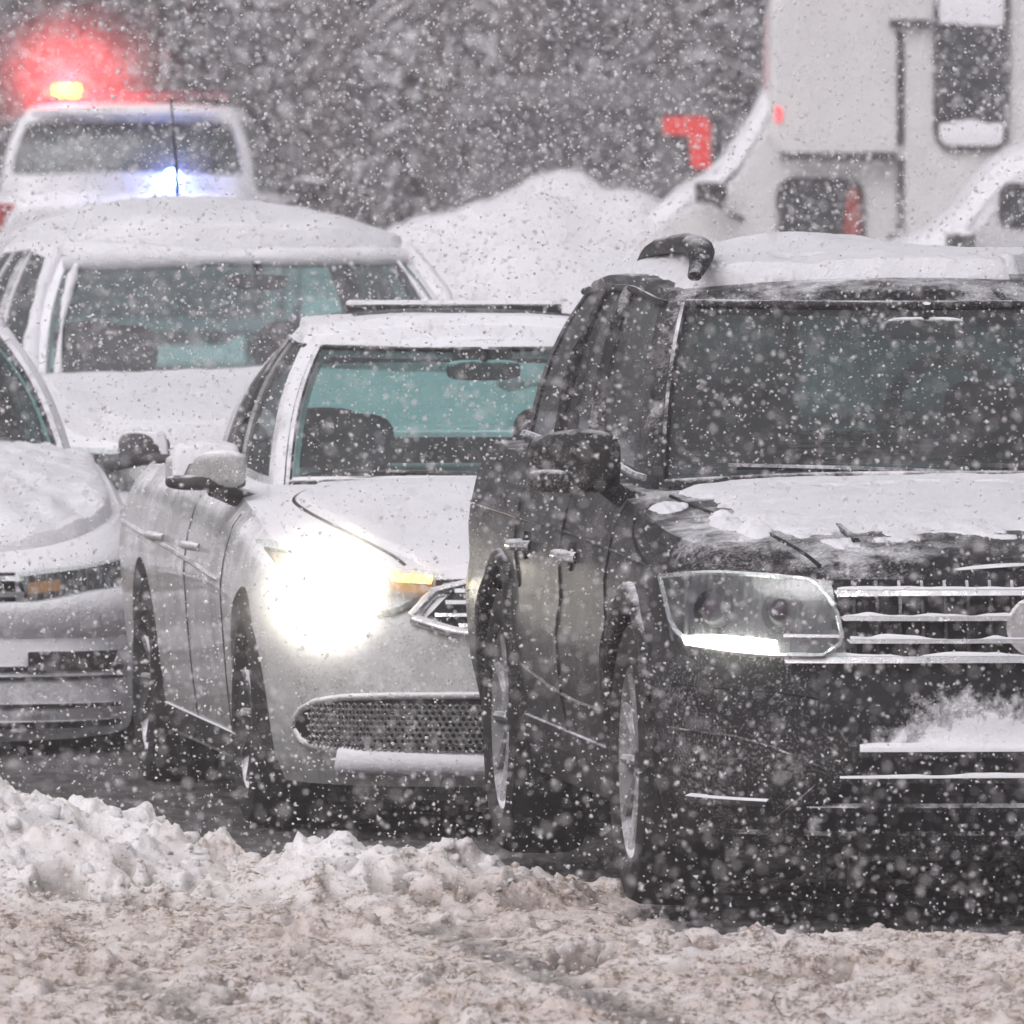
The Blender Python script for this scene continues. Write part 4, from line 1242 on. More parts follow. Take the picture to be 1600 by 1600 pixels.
# ================================================================== snowed-over car at the left edge
def build_left_car():
    root = empty('snowy_car', (-2.145, 60.95, -0.085), R(5.0))
    tag(root, 'silver car cut off at the left edge with thick snow on its hood', 'car')
    B = Body(0.93, -0.95, 3.8, 0.8, 2.9, .6, 3.2,
             zs=[(-1, .66), (-.85, .70), (-.5, .79), (0, .87), (.6, .94), (1, .96), (4, 1.0)],
             zb=[(-1, .10), (0, .16), (3, .18), (4, .3)],
             wprof=[(0, .94), (.2, .97), (.5, 1.0), (.75, .99), (.92, .96), (1, .91)],
             fprof=[(0, .06), (.15, 0), (.45, .0), (.62, .02), (.85, .03), (.95, .07), (1, .13)],
             rprof=[(0, -.1), (.3, 0), (1, -.05)], crown=[(-1, .02), (-.5, .05), (.6, .05), (1.2, 0), (4, 0)])
    B.build('body', M['silver_paint'], root, arches=((0, .39, .335), (2.75, .39, .335)))
    under_box(root, -.6, 3.4, .6, .14, .55)
    for s in (-1, 1):
        wheel(root, (s * .81, 0, .335), s, .335, .22, .225, 10)
        wheel(root, (s * .81, 2.75, .335), s, .335, .22, .225, 10)
        top = [(s * .88, .70), (s * .7, .665), (s * .46, .64)]; bot = [(s * .88, .60), (s * .7, .555), (s * .50, .555)]
        B.front_patch('headlamp_housing', top, bot, .003, .02, M['dark'], root, 18, 6)
        hl = B.front_patch('headlamp', top, bot, .035, .004, M['frost_lens'], root, 18, 6)
        B.front_patch('amber_reflector', [(s * .60, .625), (s * .50, .615)], [(s * .60, .595), (s * .50, .585)], .02, .012, M['amber_glass'], hl, 6, 3)
        B.front_patch('fog_pocket', [(s * .80, .40), (s * .5, .40)], [(s * .78, .34), (s * .5, .33)], .006, .02, M['plastic'], root, 12, 4)
        door_mirror(root, (s * .985, .68, 1.02), (.088, .06, .054), s, M['grey_paint'], M['grey_paint'], 0.012)
    B.front_patch('grille_panel', [(-.46, .655), (.46, .655)], [(-.46, .555), (.46, .555)], .004, .02, M['dark'], root, 24, 5)
    for z in (.585, .625):
        B.front_patch('grille_bar', [(-.48, z + .008), (.48, z + .008)], [(-.48, z - .008), (.48, z - .008)], .028, .025, M['chrome'], root, 24, 2)
    for z, w_ in ((.535, .86), ):
        xs = np.linspace(-w_, w_, 90); P = np.zeros((5, 90, 3))
        for i, x in enumerate(xs):
            up = .012 + .02 * fbm(np.array(x * 6), np.array(1.), 3, 3) + .06 * abs(x / w_) ** 5
            for j, (dz, of) in enumerate(((-.095, -.004), (-.075, .022), (-.01, .055), (up, .050), (up + .012, -.004))):
                P[j, i] = B.F(x, z + dz, of)[0]
        mesh_obj('bumper_snow', P.reshape(-1, 3), grid_faces(5, 90), M['snow'], root)
    for z, hgt in ((.345, .018), (.315, .012), (.225, .014), (.165, .022)):
        B.front_patch('bumper_slot', [(-.82, z + hgt / 2), (.82, z + hgt / 2)], [(-.82, z - hgt / 2), (.82, z - hgt / 2)], .006, .02, M['plastic'], root, 30, 2)
    C = Cabin(B, .74, 1.55, 3.3, 2.7, .79, .60, .22, .14, roof=[(1.4, 1.36), (1.8, 1.42), (2.4, 1.43), (3, 1.38)], crown=.035, taper=.08)
    C.build(M['silver_paint'], root, glass=M['glass'], side_glass=M['glass_dark'], rear_glass=M['glass_rear'], jr=(3, 10), side_win=((.05, .45), (.49, .86)), liner=M['interior'])
    for s in (-1, 1):
        tube('drip_rail', np.array([C.G[j, C.NF, :] * np.array([s, 1, 1]) + np.array([s * .002, -.008, 0]) for j in range(0, 13)]), .020, M['plastic'], root, 6)
    P, k = B.top_grid(-.86, .84, 44, 40, .97)
    def th(Q):
        x, y = Q[..., 0], Q[..., 1]
        n = fbm(x * 3.5 + 5, y * 3, 7, 4); n2 = fbm(x * 15, y * 12, 9, 3)
        e = sstep(.90, .76, np.abs(x) + .06 * (n - .5)) * sstep(-.90, -.62, y + .1 * (n - .5))
        return np.where(e < .05, -.01, e * (.012 + .055 * n + .030 * n2) + .01 * sstep(.55, .8, y))
    snow_cover('hood_snow', P, th, M['snow'], root, 4, 4)
    snow_cover('roof_snow', C.roofgrid[C.NF + 1:-C.NRr], lambda Q: .05 + .04 * fbm(Q[..., 0] * 3, Q[..., 1] * 3, 5, 3) * sstep(.6, .45, np.abs(Q[..., 0])), M['snow'], root, 3, 3)
    seats(root, ((1.7, False), (2.5, True)), .37, .45, .98, wheel_y=1.1, wheel_z=.93, dash=(1.05, .99, .60), mirror=(0, 1.46, 1.29))
    box('cabin_floor', (-.68, 1.2, .80), (.68, 3.1, .86), M['interior'], root)
    return root

# ================================================================== snow-capped SUV behind the sedan
def build_snow_suv():
    root = empty('snow_capped_suv', (-0.775, 65.95, -0.05), R(9.0))
    tag(root, 'SUV capped with thick snow and a thin roof aerial behind the white sedan', 'car')
    B = Body(0.94, -0.92, 3.75, .75, 3.0, .45, 3.5,
             zs=[(-1, .86), (-.7, .90), (0, .96), (.6, 1.0), (1.2, 1.03), (4, 1.08)],
             zb=[(-1, .2), (0, .22), (4, .28)],
             wprof=[(0, .93), (.25, .98), (.5, 1.0), (.8, .985), (.93, .96), (1, .91)],
             fprof=[(0, .1), (.2, 0), (.5, 0), (.85, .03), (.95, .07), (1, .13)],
             rprof=[(0, -.1), (.3, 0), (1, -.05)], crown=[(-1, .02), (-.5, .04), (.6, .04), (1.2, 0), (4, 0)])
    B.build('body', M['iced_paint'], root, arches=((0, .42, .36), (2.7, .42, .36)))
    under_box(root, -.6, 3.4, .6, .2, .7)
    for s in (-1, 1):
        wheel(root, (s * .82, 0, .36), s, .36, .23, .24, 8)
        wheel(root, (s * .82, 2.7, .36), s, .36, .23, .24, 8)
        top = [(s * .88, .88), (s * .52, .86)]; bot = [(s * .88, .76), (s * .54, .74)]
        B.front_patch('headlamp_housing', top, bot, .003, .02, M['dark'], root, 14, 5)
        B.front_patch('headlamp', top, bot, .03, .004, M['frost_lens'], root, 14, 5)
    B.front_patch('grille_panel', [(-.5, .88), (.5, .88)], [(-.46, .6), (.46, .6)], .004, .02, M['dark'], root, 20, 5)
    for z in (.82, .75, .68):
        B.front_patch('grille_bar', [(-.48, z + .012), (.48, z + .012)], [(-.48, z - .012), (.48, z - .012)], .02, .02, M['chrome'], root, 20, 2)
    C = Cabin(B, .66, 1.36, 3.6, 3.2, .835, .65, .22, .14, roof=[(1.2, 1.535), (1.5, 1.58), (2.2, 1.61), (3.2, 1.57), (3.6, 1.52)], crown=.05, taper=.04, bulge=.035)
    C.build(M['iced_paint'], root, glass=M['glass_mid'], side_glass=M['glass_dark'], rear_glass=M['glass_rear'], side_win=((.05, .36), (.40, .68), (.71, .94)), liner=M['interior'])
    def rth(Q):
        x, y = Q[..., 0], Q[..., 1]
        n = fbm(x * 3, y * 3, 15, 4); n2 = fbm(x * 14, y * 10, 16, 3)
        e = sstep(.70, .35, np.abs(x)) ** .6
        return .018 + e * (.028 + .05 * n) + .012 * n2 + .02 * np.exp(-((x + .12) / .35) ** 2)
    Rg = C.roofgrid[2:-2].copy()
    snow_cover('roof_snow', Rg, rth, M['snow'], root, 4, 5)
    # lip of snow hanging over the windscreen and clinging to the pillars
    hdr = np.concatenate([C.edge(0, C.NF + 1, 12, -1)[::-1], C.edge(1, C.NF + 1, 12, 1)])
    hp = poly_sample(hdr, 60)
    rr = .020 + .030 * fbm(hp[:, 0] * 6, hp[:, 0] * 0, 31, 3) + .03 * sstep(.0, -.55, hp[:, 0])
    tube('header_snow', hp + np.array([0, 0, .012]), rr, M['snow'], root, 8)
    for s in (-1, 1):
        pp = np.array([C.G[j, C.NF + 1, :] * np.array([s, 1, 1]) for j in range(0, 14)]); pp = poly_sample(pp, 40)
        tube('pillar_snow', pp + np.array([s * .0, -.01, 0]), .016 + .034 * fbm(pp[:, 2] * 9, pp[:, 2] * 0 + s, 33, 3), M['snow'], root, 8)
        pp2 = np.array([C.G[j, C.NF - 1, :] * np.array([s, 1, 1]) for j in range(1, 13)]); pp2 = poly_sample(pp2, 50)
        tube('glass_edge_snow', pp2 + np.array([s * .01, -.008, 0]), .004 + .030 * np.clip(fbm(pp2[:, 2] * 14, pp2[:, 2] * 0 + 3 * s, 35, 3) - .25, 0, 1), M['snow'], root, 8)
        i = C.NF + 1 + int(round(.38 * C.NS))
        tube('pillar_trim', np.array([C.G[j, i, :] * np.array([s, 1, 1]) + np.array([s * .004, 0, 0]) for j in range(1, 13)]), .022, M['plastic'], root, 6, .5)
        tube('roof_rail', smooth_curve([(s * .60, 1.6, 1.55), (s * .60, 1.7, 1.60), (s * .60, 3.0, 1.60), (s * .60, 3.15, 1.55)], 20, 2), .025, M['iced_paint'], root, 8)
        door_mirror(root, (s * 1.03, .72, 1.16), (.12, .07, .08), s, M['iced_paint'], M['plastic'], .03)
    P, k = B.top_grid(-.84, .72, 30, 30, .97)
    snow_cover('hood_snow', P, lambda Q: sstep(.93, .80, np.abs(Q[..., 0])) * (.06 + .05 * fbm(Q[..., 0] * 3, Q[..., 1] * 3, 45, 4)) + .02 * sstep(.5, .7, Q[..., 1]), M['snow'], root, 3, 3)
    tube('wiper', [(.02, C.G[1, 0, 1] + .0, C.G[1, 0, 2] + .035), (.34, C.G[1, 0, 1] + .02, C.G[1, 0, 2] + .028), (.62, C.G[1, 0, 1] + .10, C.G[1, 0, 2] + .02)], .009, M['plastic'], root, 6)
    tube('aerial', [(.02, 3.1, 1.60), (.015, 3.12, 1.85), (.0, 3.16, 2.10)], [.010, .006, .004], M['plastic'], root, 8)
    seats(root, ((1.65, False), (2.5, True)), .38, .55, 1.06, wheel_y=.98, wheel_z=.99, dash=(.95, 1.10, .62), mirror=(.05, 1.28, 1.45))
    box('cabin_floor', (-.70, 1.0, .90), (.70, 3.5, .96), M['interior'], root)
    return root

# ================================================================== police SUV with beacons
def build_police():
    root = empty('police_suv', (-2.31, 119.6, 0.0), R(178.5))
    tag(root, 'white police SUV seen from behind with red beacon and blue lamp lit', 'police car')
    B = Body(0.96, -.9, 3.85, .8, 3, .55, 3.0,
             zs=[(-1, .9), (-.4, 1.0), (.5, 1.08), (1.2, 1.12), (4, 1.16)], zb=[(-1, .2), (4, .3)],
             wprof=[(0, .93), (.25, .98), (.5, 1.0), (.8, .985), (.93, .95), (1, .88)],
             fprof=[(0, .1), (.2, 0), (.85, .03), (1, .13)], rprof=[(0, -.06), (.3, 0), (.6, 0), (.9, -.03), (1, -.10)],
             crown=[(-1, .02), (.5, .04), (1.2, .02), (4, .02)])
    B.build('body', M['police_white'], root, arches=((0, .42, .37), (2.86, .42, .37)))
    under_box(root, -.6, 3.4, .6, .2, .7)
    for s in (-1, 1):
        wheel(root, (s * .83, 0, .37), s, .37, .23, .24, 8)
        wheel(root, (s * .83, 2.86, .37), s, .37, .23, .24, 8)
        B.side_patch('tail_lamp', [(3.5, 1.10), (3.72, 1.08)], [(3.5, .92), (3.70, .90)], s, .01, .03, M['red_glass'], root, 8, 4)
        door_mirror(root, (s * 1.05, .7, 1.14), (.12, .07, .08), s, M['plastic'], None)
    box('rear_bumper', (-.86, 3.70, .38), (.86, 3.93, .72), M['plastic'], root, .04)
    box('number_plate', (-.16, 3.84, .86), (.16, 3.865, .98), M['police_white'], root, .004)
    C = Cabin(B, .62, 1.4, 3.74, 3.52, .83, .70, .22, .14, roof=[(1.2, 1.55), (1.6, 1.62), (2.6, 1.65), (3.5, 1.635)], crown=.04, taper=.03, sagr=.10)
    C.build(M['police_white'], root, glass=M['glass'], side_glass=M['glass_dark'], side_win=((.05, .36), (.40, .68), (.71, .94)), jr=(3, 12), liner=M['interior'])
    snow_cover('roof_snow', C.roofgrid[C.NF + 1:-C.NRr], lambda Q: .03 + .03 * fbm(Q[..., 0] * 3, Q[..., 1] * 3, 5, 3), M['snow'], root, 2, 2)
    box('rear_spoiler', (-.60, 3.48, 1.635), (.60, 3.66, 1.675), M['police_white'], root, .015)
    lb = box('light_bar', (-.60, 2.3, 1.715), (.60, 2.62, 1.755), M['plastic'], root, .015)
    for k in range(8):
        x0 = -.60 + k * .15
        if k == 6 or k == 7: continue
        box('lamp_module', (x0 + .005, 2.31, 1.752), (x0 + .145, 2.61, 1.80), M['lamp_dark'], lb, .012)
    box('lit_red_module', (.295, 2.31, 1.752), (.585, 2.63, 1.80), M['red_beacon'], lb, .015)
    box('beacon_core', (.34, 2.58, 1.745), (.515, 2.66, 1.83), M['yellow_core'], lb, .02)
    for s in (-1, 1): tube('light_bar_foot', [(s * .5, 2.45, 1.66), (s * .5, 2.45, 1.73)], .03, M['plastic'], lb, 8)
    point('beacon_glow', root, (.43, 2.80, 1.84), RED_W, (1.0, .015, .025), .05)
    bl = superell('blue_lamp', (-.29, 3.80, 1.25), (.05, .03, .05), .9, .9, M['blue_lamp'], root, 16, 10)
    point('blue_glow', root, (-.29, 3.90, 1.255), BLUE_W, (.13, .20, 1.0), .03)
    seats(root, ((1.7, False), (2.5, True)), .38, .55, 1.1)
    box('cabin_floor', (-.72, 1.0, .90), (.72, 3.5, .96), M['interior'], root)
    return root

# ================================================================== motorhome, vans and far things
def rrect(x0, x1, z0, z1, r, n=5):
    pts = []
    for cx, cz, a0 in ((x1 - r, z1 - r, 0), (x0 + r, z1 - r, 90), (x0 + r, z0 + r, 180), (x1 - r, z0 + r, 270)):
        for k in range(n + 1):
            a = R(a0 + 90 * k / n); pts.append((cx + r * math.cos(a), cz + r * math.sin(a)))
    return pts

def ring_frame(name, x0, x1, z0, z1, r, y, w, d, mat, parent):
    o_ = rrect(x0, x1, z0, z1, r); i_ = rrect(x0 + w, x1 - w, z0 + w, z1 - w, max(r - w, .01))
    n = len(o_); V = []
    for yy in (y, y + d):
        V += [(p[0], yy, p[1]) for p in o_] + [(p[0], yy, p[1]) for p in i_]
    F = []
    for k in range(n):
        k2 = (k + 1) % n
        F += [(k, k2, n + k2, n + k), (2 * n + k, 3 * n + k, 3 * n + k2, 2 * n + k2), (k, 2 * n + k, 2 * n + k2, k2), (n + k, n + k2, 3 * n + k2, 3 * n + k)]
    return mesh_obj(name, V, F, mat, parent, False, recalc=True)

def build_motorhome():
    y0 = 103.6
    root = empty('motorhome', (0, y0, 0))
    tag(root, 'cream white motorhome with rounded side window and snow-laden sloping nose', 'motorhome')
    W = M['coach_white']
    cab = prism('cab', [(.78, .42), (.72, .62), (.73, .98), (.82, 1.16), (1.22, 1.36), (1.46, 1.80), (1.60, 1.90), (2.2, 1.90), (2.2, .42)], .12, 2.0, W, root, .05, 3)
    shellb = prism('coach_body', [(2.165, .5), (2.165, 1.505), (1.48, 1.505), (1.43, 1.62), (1.44, 2.3), (1.60, 2.8), (1.95, 3.02), (7.6, 3.02), (7.7, 2.9), (7.7, .5)], 0.0, 2.3, W, root, .045, 3)
    # panel seams and trims standing proud of the side
    for nm, lo, hi in (('edge_trim', (2.145, -.012, 1.56), (2.19, .01, 2.235)), ('edge_trim', (2.145, -.012, 1.09), (2.19, .01, 1.495)),
                       ('overhang_trim', (1.50, -.014, 1.475), (2.14, .01, 1.535)), ('vent_hood', (2.11, -.05, 2.215), (2.335, .01, 2.275)),
                       ('step_trim', (2.10, -.03, .99), (2.34, .01, 1.085)), ('side_skirt', (2.22, -.012, .46), (7.6, .01, .56))):
        box(nm, lo, hi, M['plastic_snowy'], root, .006)
    w = mesh_obj('side_window', [(p[0], -.012, p[1]) for p in rrect(2.37, 2.755, 1.545, 2.60, .10)], [tuple(range(24))], M['coach_glass'], root, False)
    ring_frame('window_frame', 2.35, 2.775, 1.525, 2.62, .12, -.03, .028, .035, M['plastic_snowy'], w)
    # snow lying in the foot of the window and blown over its top
    def drift(nm, x0, x1, z0, zf, seed, y, par, flip=False):
        xs = np.linspace(x0, x1, 30); P = np.zeros((3, 30, 3))
        for i, x in enumerate(xs):
            zz = zf + .05 * (fbm(np.array(x * 9), np.array(0.), seed, 3) - .5)
            P[0, i] = (x, y - .002, z0); P[1, i] = (x, y - .022, (z0 + zz) / 2); P[2, i] = (x, y - .001, zz)
        mesh_obj(nm, P.reshape(-1, 3), grid_faces(3, 30), M['snow'], par)
    drift('window_snow', 2.385, 2.74, 1.565, 1.70, 3, -.012, w)
    drift('window_snow', 2.38, 2.745, 2.59, 2.24, 5, -.012, w)
    cw = mesh_obj('cab_window', [(p[0], .108, p[1]) for p in rrect(1.49, 1.955, .99, 1.365, .09)], [tuple(range(24))], M['coach_glass'], root, False)
    ring_frame('window_frame', 1.475, 1.97, .975, 1.385, .10, .09, .022, .035, M['plastic_snowy'], cw)
    prism('red_reflection', [(1.85, 1.0), (1.865, 1.27), (1.90, 1.335), (1.94, 1.31), (1.948, 1.0)], .098, .104, M['red_reflect_tone'], cw)  # tail lamp reflection in the glass, put in as a red strip
    superell('marker_lamp', (1.485, -.01, 1.735), (.022, .02, .045), .8, .8, M['red_marker'], root, 12, 8)
    box('door_mirror', (1.02, -.10, 1.24), (1.20, .0, 1.37), M['plastic'], root, .03)
    tube('mirror_arm', [(1.11, -.05, 1.27), (1.22, .05, 1.18), (1.3, .14, 1.14)], .015, M['plastic'], root, 6)
    # snow on hood and windscreen
    pr = smooth_curve([(.76, 1.06), (.84, 1.19), (1.20, 1.385), (1.40, 1.72), (1.45, 1.86)], 26, 1)
    P = np.zeros((26, 20, 3))
    for a_ in range(26):
        for b_ in range(20):
            yy = .125 + 1.87 * min(1, max(0, (b_ - .6) / 17.8))
            t = .02 + .05 * fbm(np.array(a_ * .25), np.array(b_ * .4), 3, 3) if 0 < b_ < 19 and 0 < a_ < 25 else -.03
            P[a_, b_] = (pr[a_, 0] - t * .6, yy, pr[a_, 1] + t * .8)
    mesh_obj('nose_snow', P.reshape(-1, 3), grid_faces(26, 20), M['snow'], root)
    snow = np.zeros((24, 10, 3)); snow[..., 0] = np.linspace(1.7, 7.6, 24)[:, None]; snow[..., 1] = np.linspace(.05, 2.25, 10)[None]; snow[..., 2] = 3.02
    snow_cover('roof_snow', snow, lambda Q: .05 + .08 * fbm(Q[..., 0] * 2, Q[..., 1] * 2, 8, 3), M['snow'], root, 2, 2)
    for x in (1.25, 5.6):
        for yy, sd in ((.22, -1), (2.0, 1)):
            e = wheel(root, (x, yy, .38), -1, .38, .24, .24, 8)
            e.rotation_euler = (0, 0, R(90) if sd < 0 else R(-90))
    return root

def build_far_van():
    root = empty('white_van', (0, 91.5, 0))
    tag(root, 'snow-covered white van at right edge standing before the motorhome', 'van')
    W = M['police_white']
    prism('body', [(1.80, .35), (1.72, .60), (1.74, .92), (1.86, 1.10), (2.17, 1.20), (2.42, 1.52), (2.62, 1.63), (5.6, 1.66), (5.9, 1.5), (5.95, .35)], 0, 1.85, W, root, .07, 3)
    w = mesh_obj('side_window', [(p[0], -.006, p[1]) for p in rrect(2.415, 3.1, 1.28, 1.475, .05)], [tuple(range(24))], M['coach_glass'], root, False)
    ring_frame('window_frame', 2.40, 3.115, 1.265, 1.49, .06, -.016, .016, .02, M['plastic_snowy'], w)
    superell('door_mirror', (2.21, -.10, 1.215), (.075, .05, .045), .6, .6, M['plastic_snowy'], root, 16, 10)
    tube('mirror_arm', [(2.24, -.08, 1.18), (2.33, .03, 1.14)], .014, M['plastic'], root, 6)
    pr = smooth_curve([(1.76, .98), (1.87, 1.12), (2.16, 1.22), (2.40, 1.53), (2.62, 1.645), (5.6, 1.675)], 50, 1)
    P = np.zeros((50, 16, 3))
    for a_ in range(50):
        for b_ in range(16):
            t = .02 + .06 * fbm(np.array(pr[a_, 0] * 2.5), np.array(b_ * .4), 13, 3) if 0 < b_ < 15 and 0 < a_ < 49 else -.04
            P[a_, b_] = (pr[a_, 0] - t * .4, .01 + 1.83 * min(1, max(0, (b_ - .5) / 14)), pr[a_, 1] + t)
    mesh_obj('snow_cover', P.reshape(-1, 3), grid_faces(50, 16), M['snow'], root)
    for x in (2.15, 5.1):
        for yy, a in ((.1, 90), (1.75, -90)):
            e = wheel(root, (x, yy, .34), -1, .34, .22, .22, 8); e.rotation_euler = (0, 0, R(a))
    return root

def build_grey_van():
    root = empty('grey_van', (.50, 131.0, 0.05))
    tag(root, 'hazy grey van seen from behind with angular red tail lamp lit', 'van')
    G = M['grey_paint']
    prism('body', [(-.95, .35), (-.95, 1.2), (-.90, 1.62), (-.80, 1.72), (.80, 1.72), (.90, 1.62), (.95, 1.2), (.95, .35)], 0, 4.2, G, root, .05, 3)
    w = mesh_obj('rear_window', [(p[0], -.006, p[1]) for p in rrect(-.62, .50, 1.12, 1.52, .06)], [tuple(range(24))], M['coach_glass'], root, False)
    ring_frame('window_frame', -.64, .52, 1.10, 1.54, .07, -.016, .02, .02, M['plastic'], w)
    prism('lamp_housing', [(.52, 1.51), (.88, 1.51), (.94, 1.46), (.94, 1.06), (.72, 1.06), (.70, 1.30), (.52, 1.31)], -.015, .02, M['plastic'], root, .01)
    prism('tail_lamp', [(.56, 1.475), (.86, 1.475), (.905, 1.44), (.905, 1.10), (.76, 1.10), (.745, 1.33), (.56, 1.345)], -.03, .02, M['red_lamp'], root, .024)
    prism('tail_lamp', [(-.66, 1.475), (-.86, 1.475), (-.905, 1.44), (-.905, 1.10), (-.80, 1.10), (-.79, 1.38), (-.66, 1.39)], -.03, .02, M['plastic'], root, .012)
    box('rear_bumper', (-.93, -.12, .42), (.93, .06, .70), M['plastic_snowy'], root, .03)
    bl = box('bumper_lamp', (.77, -.03, .87), (1.0, .03, 1.02), M['plastic'], root, .02)
    box('lamp_glass', (.79, -.045, .90), (.87, -.02, 1.0), M['red_lamp'], bl, .006)
    box('number_plate', (-.2, -.02, .8), (.2, .0, .92), M['grey_paint'], root, .004)
    snow = np.zeros((12, 8, 3)); snow[..., 1] = np.linspace(0, 4.1, 12)[:, None]; snow[..., 0] = np.linspace(-.82, .82, 8)[None]; snow[..., 2] = 1.715
    for x, sd in ((-.82, -1), (.82, 1)):
        for yy in (.8, 3.4): wheel(root, (x, yy, .34), sd, .34, .22, .22, 8)
    return root

def build_snow_pile():
    n, m = 90, 60
    u = np.linspace(-2.6, 3.6, n); v = np.linspace(-3.2, 2.9, m)
    Xp, Yp = np.meshgrid(u, v)
    ridge = .80 * sstep(-2.5, -1.3, Xp) * (1 - .3 * sstep(2.0, 3.6, Xp)) + .32 * np.exp(-np.abs((Xp - .38) / .62) ** 2.4) + .10 * np.exp(-((Xp + .3) / .4) ** 2)
    prof = np.where(Yp < 0, np.exp(-(Yp / 1.5) ** 2), np.exp(-(Yp / 1.2) ** 2))
    h = ridge * prof
    h = h * (.78 + .44 * fbm(Xp * 1.6, Yp * 1.6, 5, 4)) + .10 * fbm(Xp * 5, Yp * 5, 6, 4) * np.clip(h * 4, 0, 1) - .10
    V = np.stack([Xp, Yp + 125.0, h], -1).reshape(-1, 3)
    o = mesh_obj('snow_pile', V, grid_faces_np(m, n), M['snow'], None)
    tag(o, 'ploughed snow pile heaped at the roadside before the dark trees', 'snow pile')
    return o

def build_tree(x, y, hgt, seed, label, spread=1.0):
    r = np.random.default_rng(seed)
    z0 = float(terrain(np.array(x), np.array(y)))
    root = empty('spruce_tree', (x, y, z0 - .05))
    tag(root, label, 'tree', 'snowy spruces along the wood edge')
    k = 9
    tp = np.stack([.06 * np.sin(np.linspace(0, 3, k) + seed), .05 * np.cos(np.linspace(0, 2, k) + seed), np.linspace(0, hgt, k)], -1)
    tube('trunk', tp, np.linspace(.17, .02, k), M['bark'], root, 9)
    LV, SV = [], []
    nl = int(hgt * 5.5)
    for li in range(nl):
        z = .18 + (hgt - .3) * (li / nl) ** 1.15
        L = (1.9 * spread) * (1 - z / hgt) ** .8 + .15
        nb = 11 if z < 3 else 6
        for b in range(nb):
            a = r.uniform(0, 2 * math.pi); Lb = L * r.uniform(.65, 1.15); droop = r.uniform(.10, .42)
            d = np.array([math.cos(a), math.sin(a), 0]); side = np.array([-d[1], d[0], 0])
            ns = 9 if z < 3 else 5
            for q in range(ns):
                f = (q + r.random()) / ns
                c = d * Lb * f + np.array([0, 0, z - droop * Lb * f ** 1.5 + .05 * r.normal()]) + side * r.normal() * .13 * (.5 + f)
                c[2] = max(c[2], .05)
                for w_ in range(4):
                    t1 = d * r.uniform(.5, 1) + side * r.normal() * .8 + np.array([0, 0, r.uniform(-.9, .1)])
                    t1 /= np.linalg.norm(t1); t2 = np.cross(t1, r.normal(size=3)); t2 /= np.linalg.norm(t2) + 1e-6
                    l, wd = r.uniform(.14, .34), r.uniform(.035, .085)
                    LV += [c - t2 * wd, c + t2 * wd, c + t1 * l]
                if r.random() < .22:
                    l = r.uniform(.03, .085)
                    cz = c + np.array([0, 0, .035])
                    u1 = d * l + np.array([0, 0, -.3 * l]); u2 = side * l * r.uniform(.5, .9)
                    SV += [cz - u1 - u2 * .5, cz - u1 * .3 + u2, cz + u1 + u2 * .2, cz + u1 * .2 - u2, cz + np.array([0, 0, .03])]
    LV = np.array(LV); nf = len(LV) // 3
    crown = mesh_obj('crown', LV, np.arange(nf * 3).reshape(-1, 3), M['needles'], root, False)
    SV = np.array(SV); ns_ = len(SV) // 5
    base = np.arange(ns_)[:, None, None] * 5
    F = (np.array([[0, 1, 4], [1, 2, 4], [2, 3, 4], [3, 0, 4]])[None] + base).reshape(-1, 3)
    mesh_obj('branch_snow', SV, F, M['snow'], crown, True)['kind'] = 'stuff'
    return root

# materials that need their own recipe
M['mesh_grey'] = m_dusted('grille_mesh', (0.10, 0.10, 0.10), .35, .5, .5, 0, 0, .3, 30)
M['glass_mid'] = m_glass('snowy_windscreen', (.42, .58, .57), .18, .04, .5)
M['plastic_snowy'] = m_dusted('snowy_trim', (.03, .03, .033), .42, .8, .5, 0, 0, .3, 14)
M['coach_glass'] = m_dusted('coach_window', (.035, .037, .042), .30, .5, .08, 0, .5, .2, 16)
M['red_reflect_tone'] = m_plain('red_reflect_tone', (.26, .06, .05), .8)
M['red_marker'] = m_emit('red_marker', (1.0, .10, .12), 1.6)
M['bark'] = m_plain('bark', (.05, .042, .038), .9)
M['needles'] = m_dusted('needles', (.034, .038, .036), .24, .6, .8, 0, 0, .2, 2.2, .2)

def m_crust():
    t = NT('wind_plastered_snow')
    sep = t.n('ShaderNodeSeparateXYZ'); t.l(t.coord(), sep.inputs[0])
    ax = t.math('ABSOLUTE', sep.outputs[0])
    n1 = t.noise(9, 6, .7); n2 = t.noise(45, 5, .72)
    f = t.math('ADD', t.math('MULTIPLY', n1, 1.5), t.math('MULTIPLY', n2, .9))
    f = t.math('ADD', f, t.math('MULTIPLY', t.math('SUBTRACT', .53, sep.outputs[2]), 4.5))
    f = t.math('SUBTRACT', f, t.math('MULTIPLY', t.math('MAXIMUM', t.math('SUBTRACT', ax, .22), 0.0), 2.3))
    fac = t.ramp(t.math('SUBTRACT', f, .82), [(.0, 0.0), (.38, 1.0)])
    c = t.mix(fac, (.011, .0115, .0135), SNOWC)
    b = t.bsdf(c, t.math('ADD', .4, t.math('MULTIPLY', fac, .45)), 0, .2)
    t.bump(b, t.math('ADD', fac, t.math('MULTIPLY', n2, .6)), .8, .012)
    return t.done(b.outputs[0])
M['crust'] = m_crust()
HEAD_W = 1300.0
RED_W = 130.0
BLUE_W = 4.0
build_dark_suv()
build_white_sedan()
build_left_car()
build_snow_suv()
build_police()
build_motorhome()
build_far_van()
build_grey_van()
build_snow_pile()
tl = ['leftmost snowy spruce standing behind the police SUV', 'dark spruce just right of the police SUV roof', 'snowy spruce above the snow-capped SUV roof end',
      'tall dark spruce left of the snow pile', 'snowy spruce right behind the snow pile', 'dark spruce between snow pile and grey van', 'spruce directly behind the grey van',
      'spruce partly hidden by the motorhome nose', 'far right spruce hidden behind the motorhome']
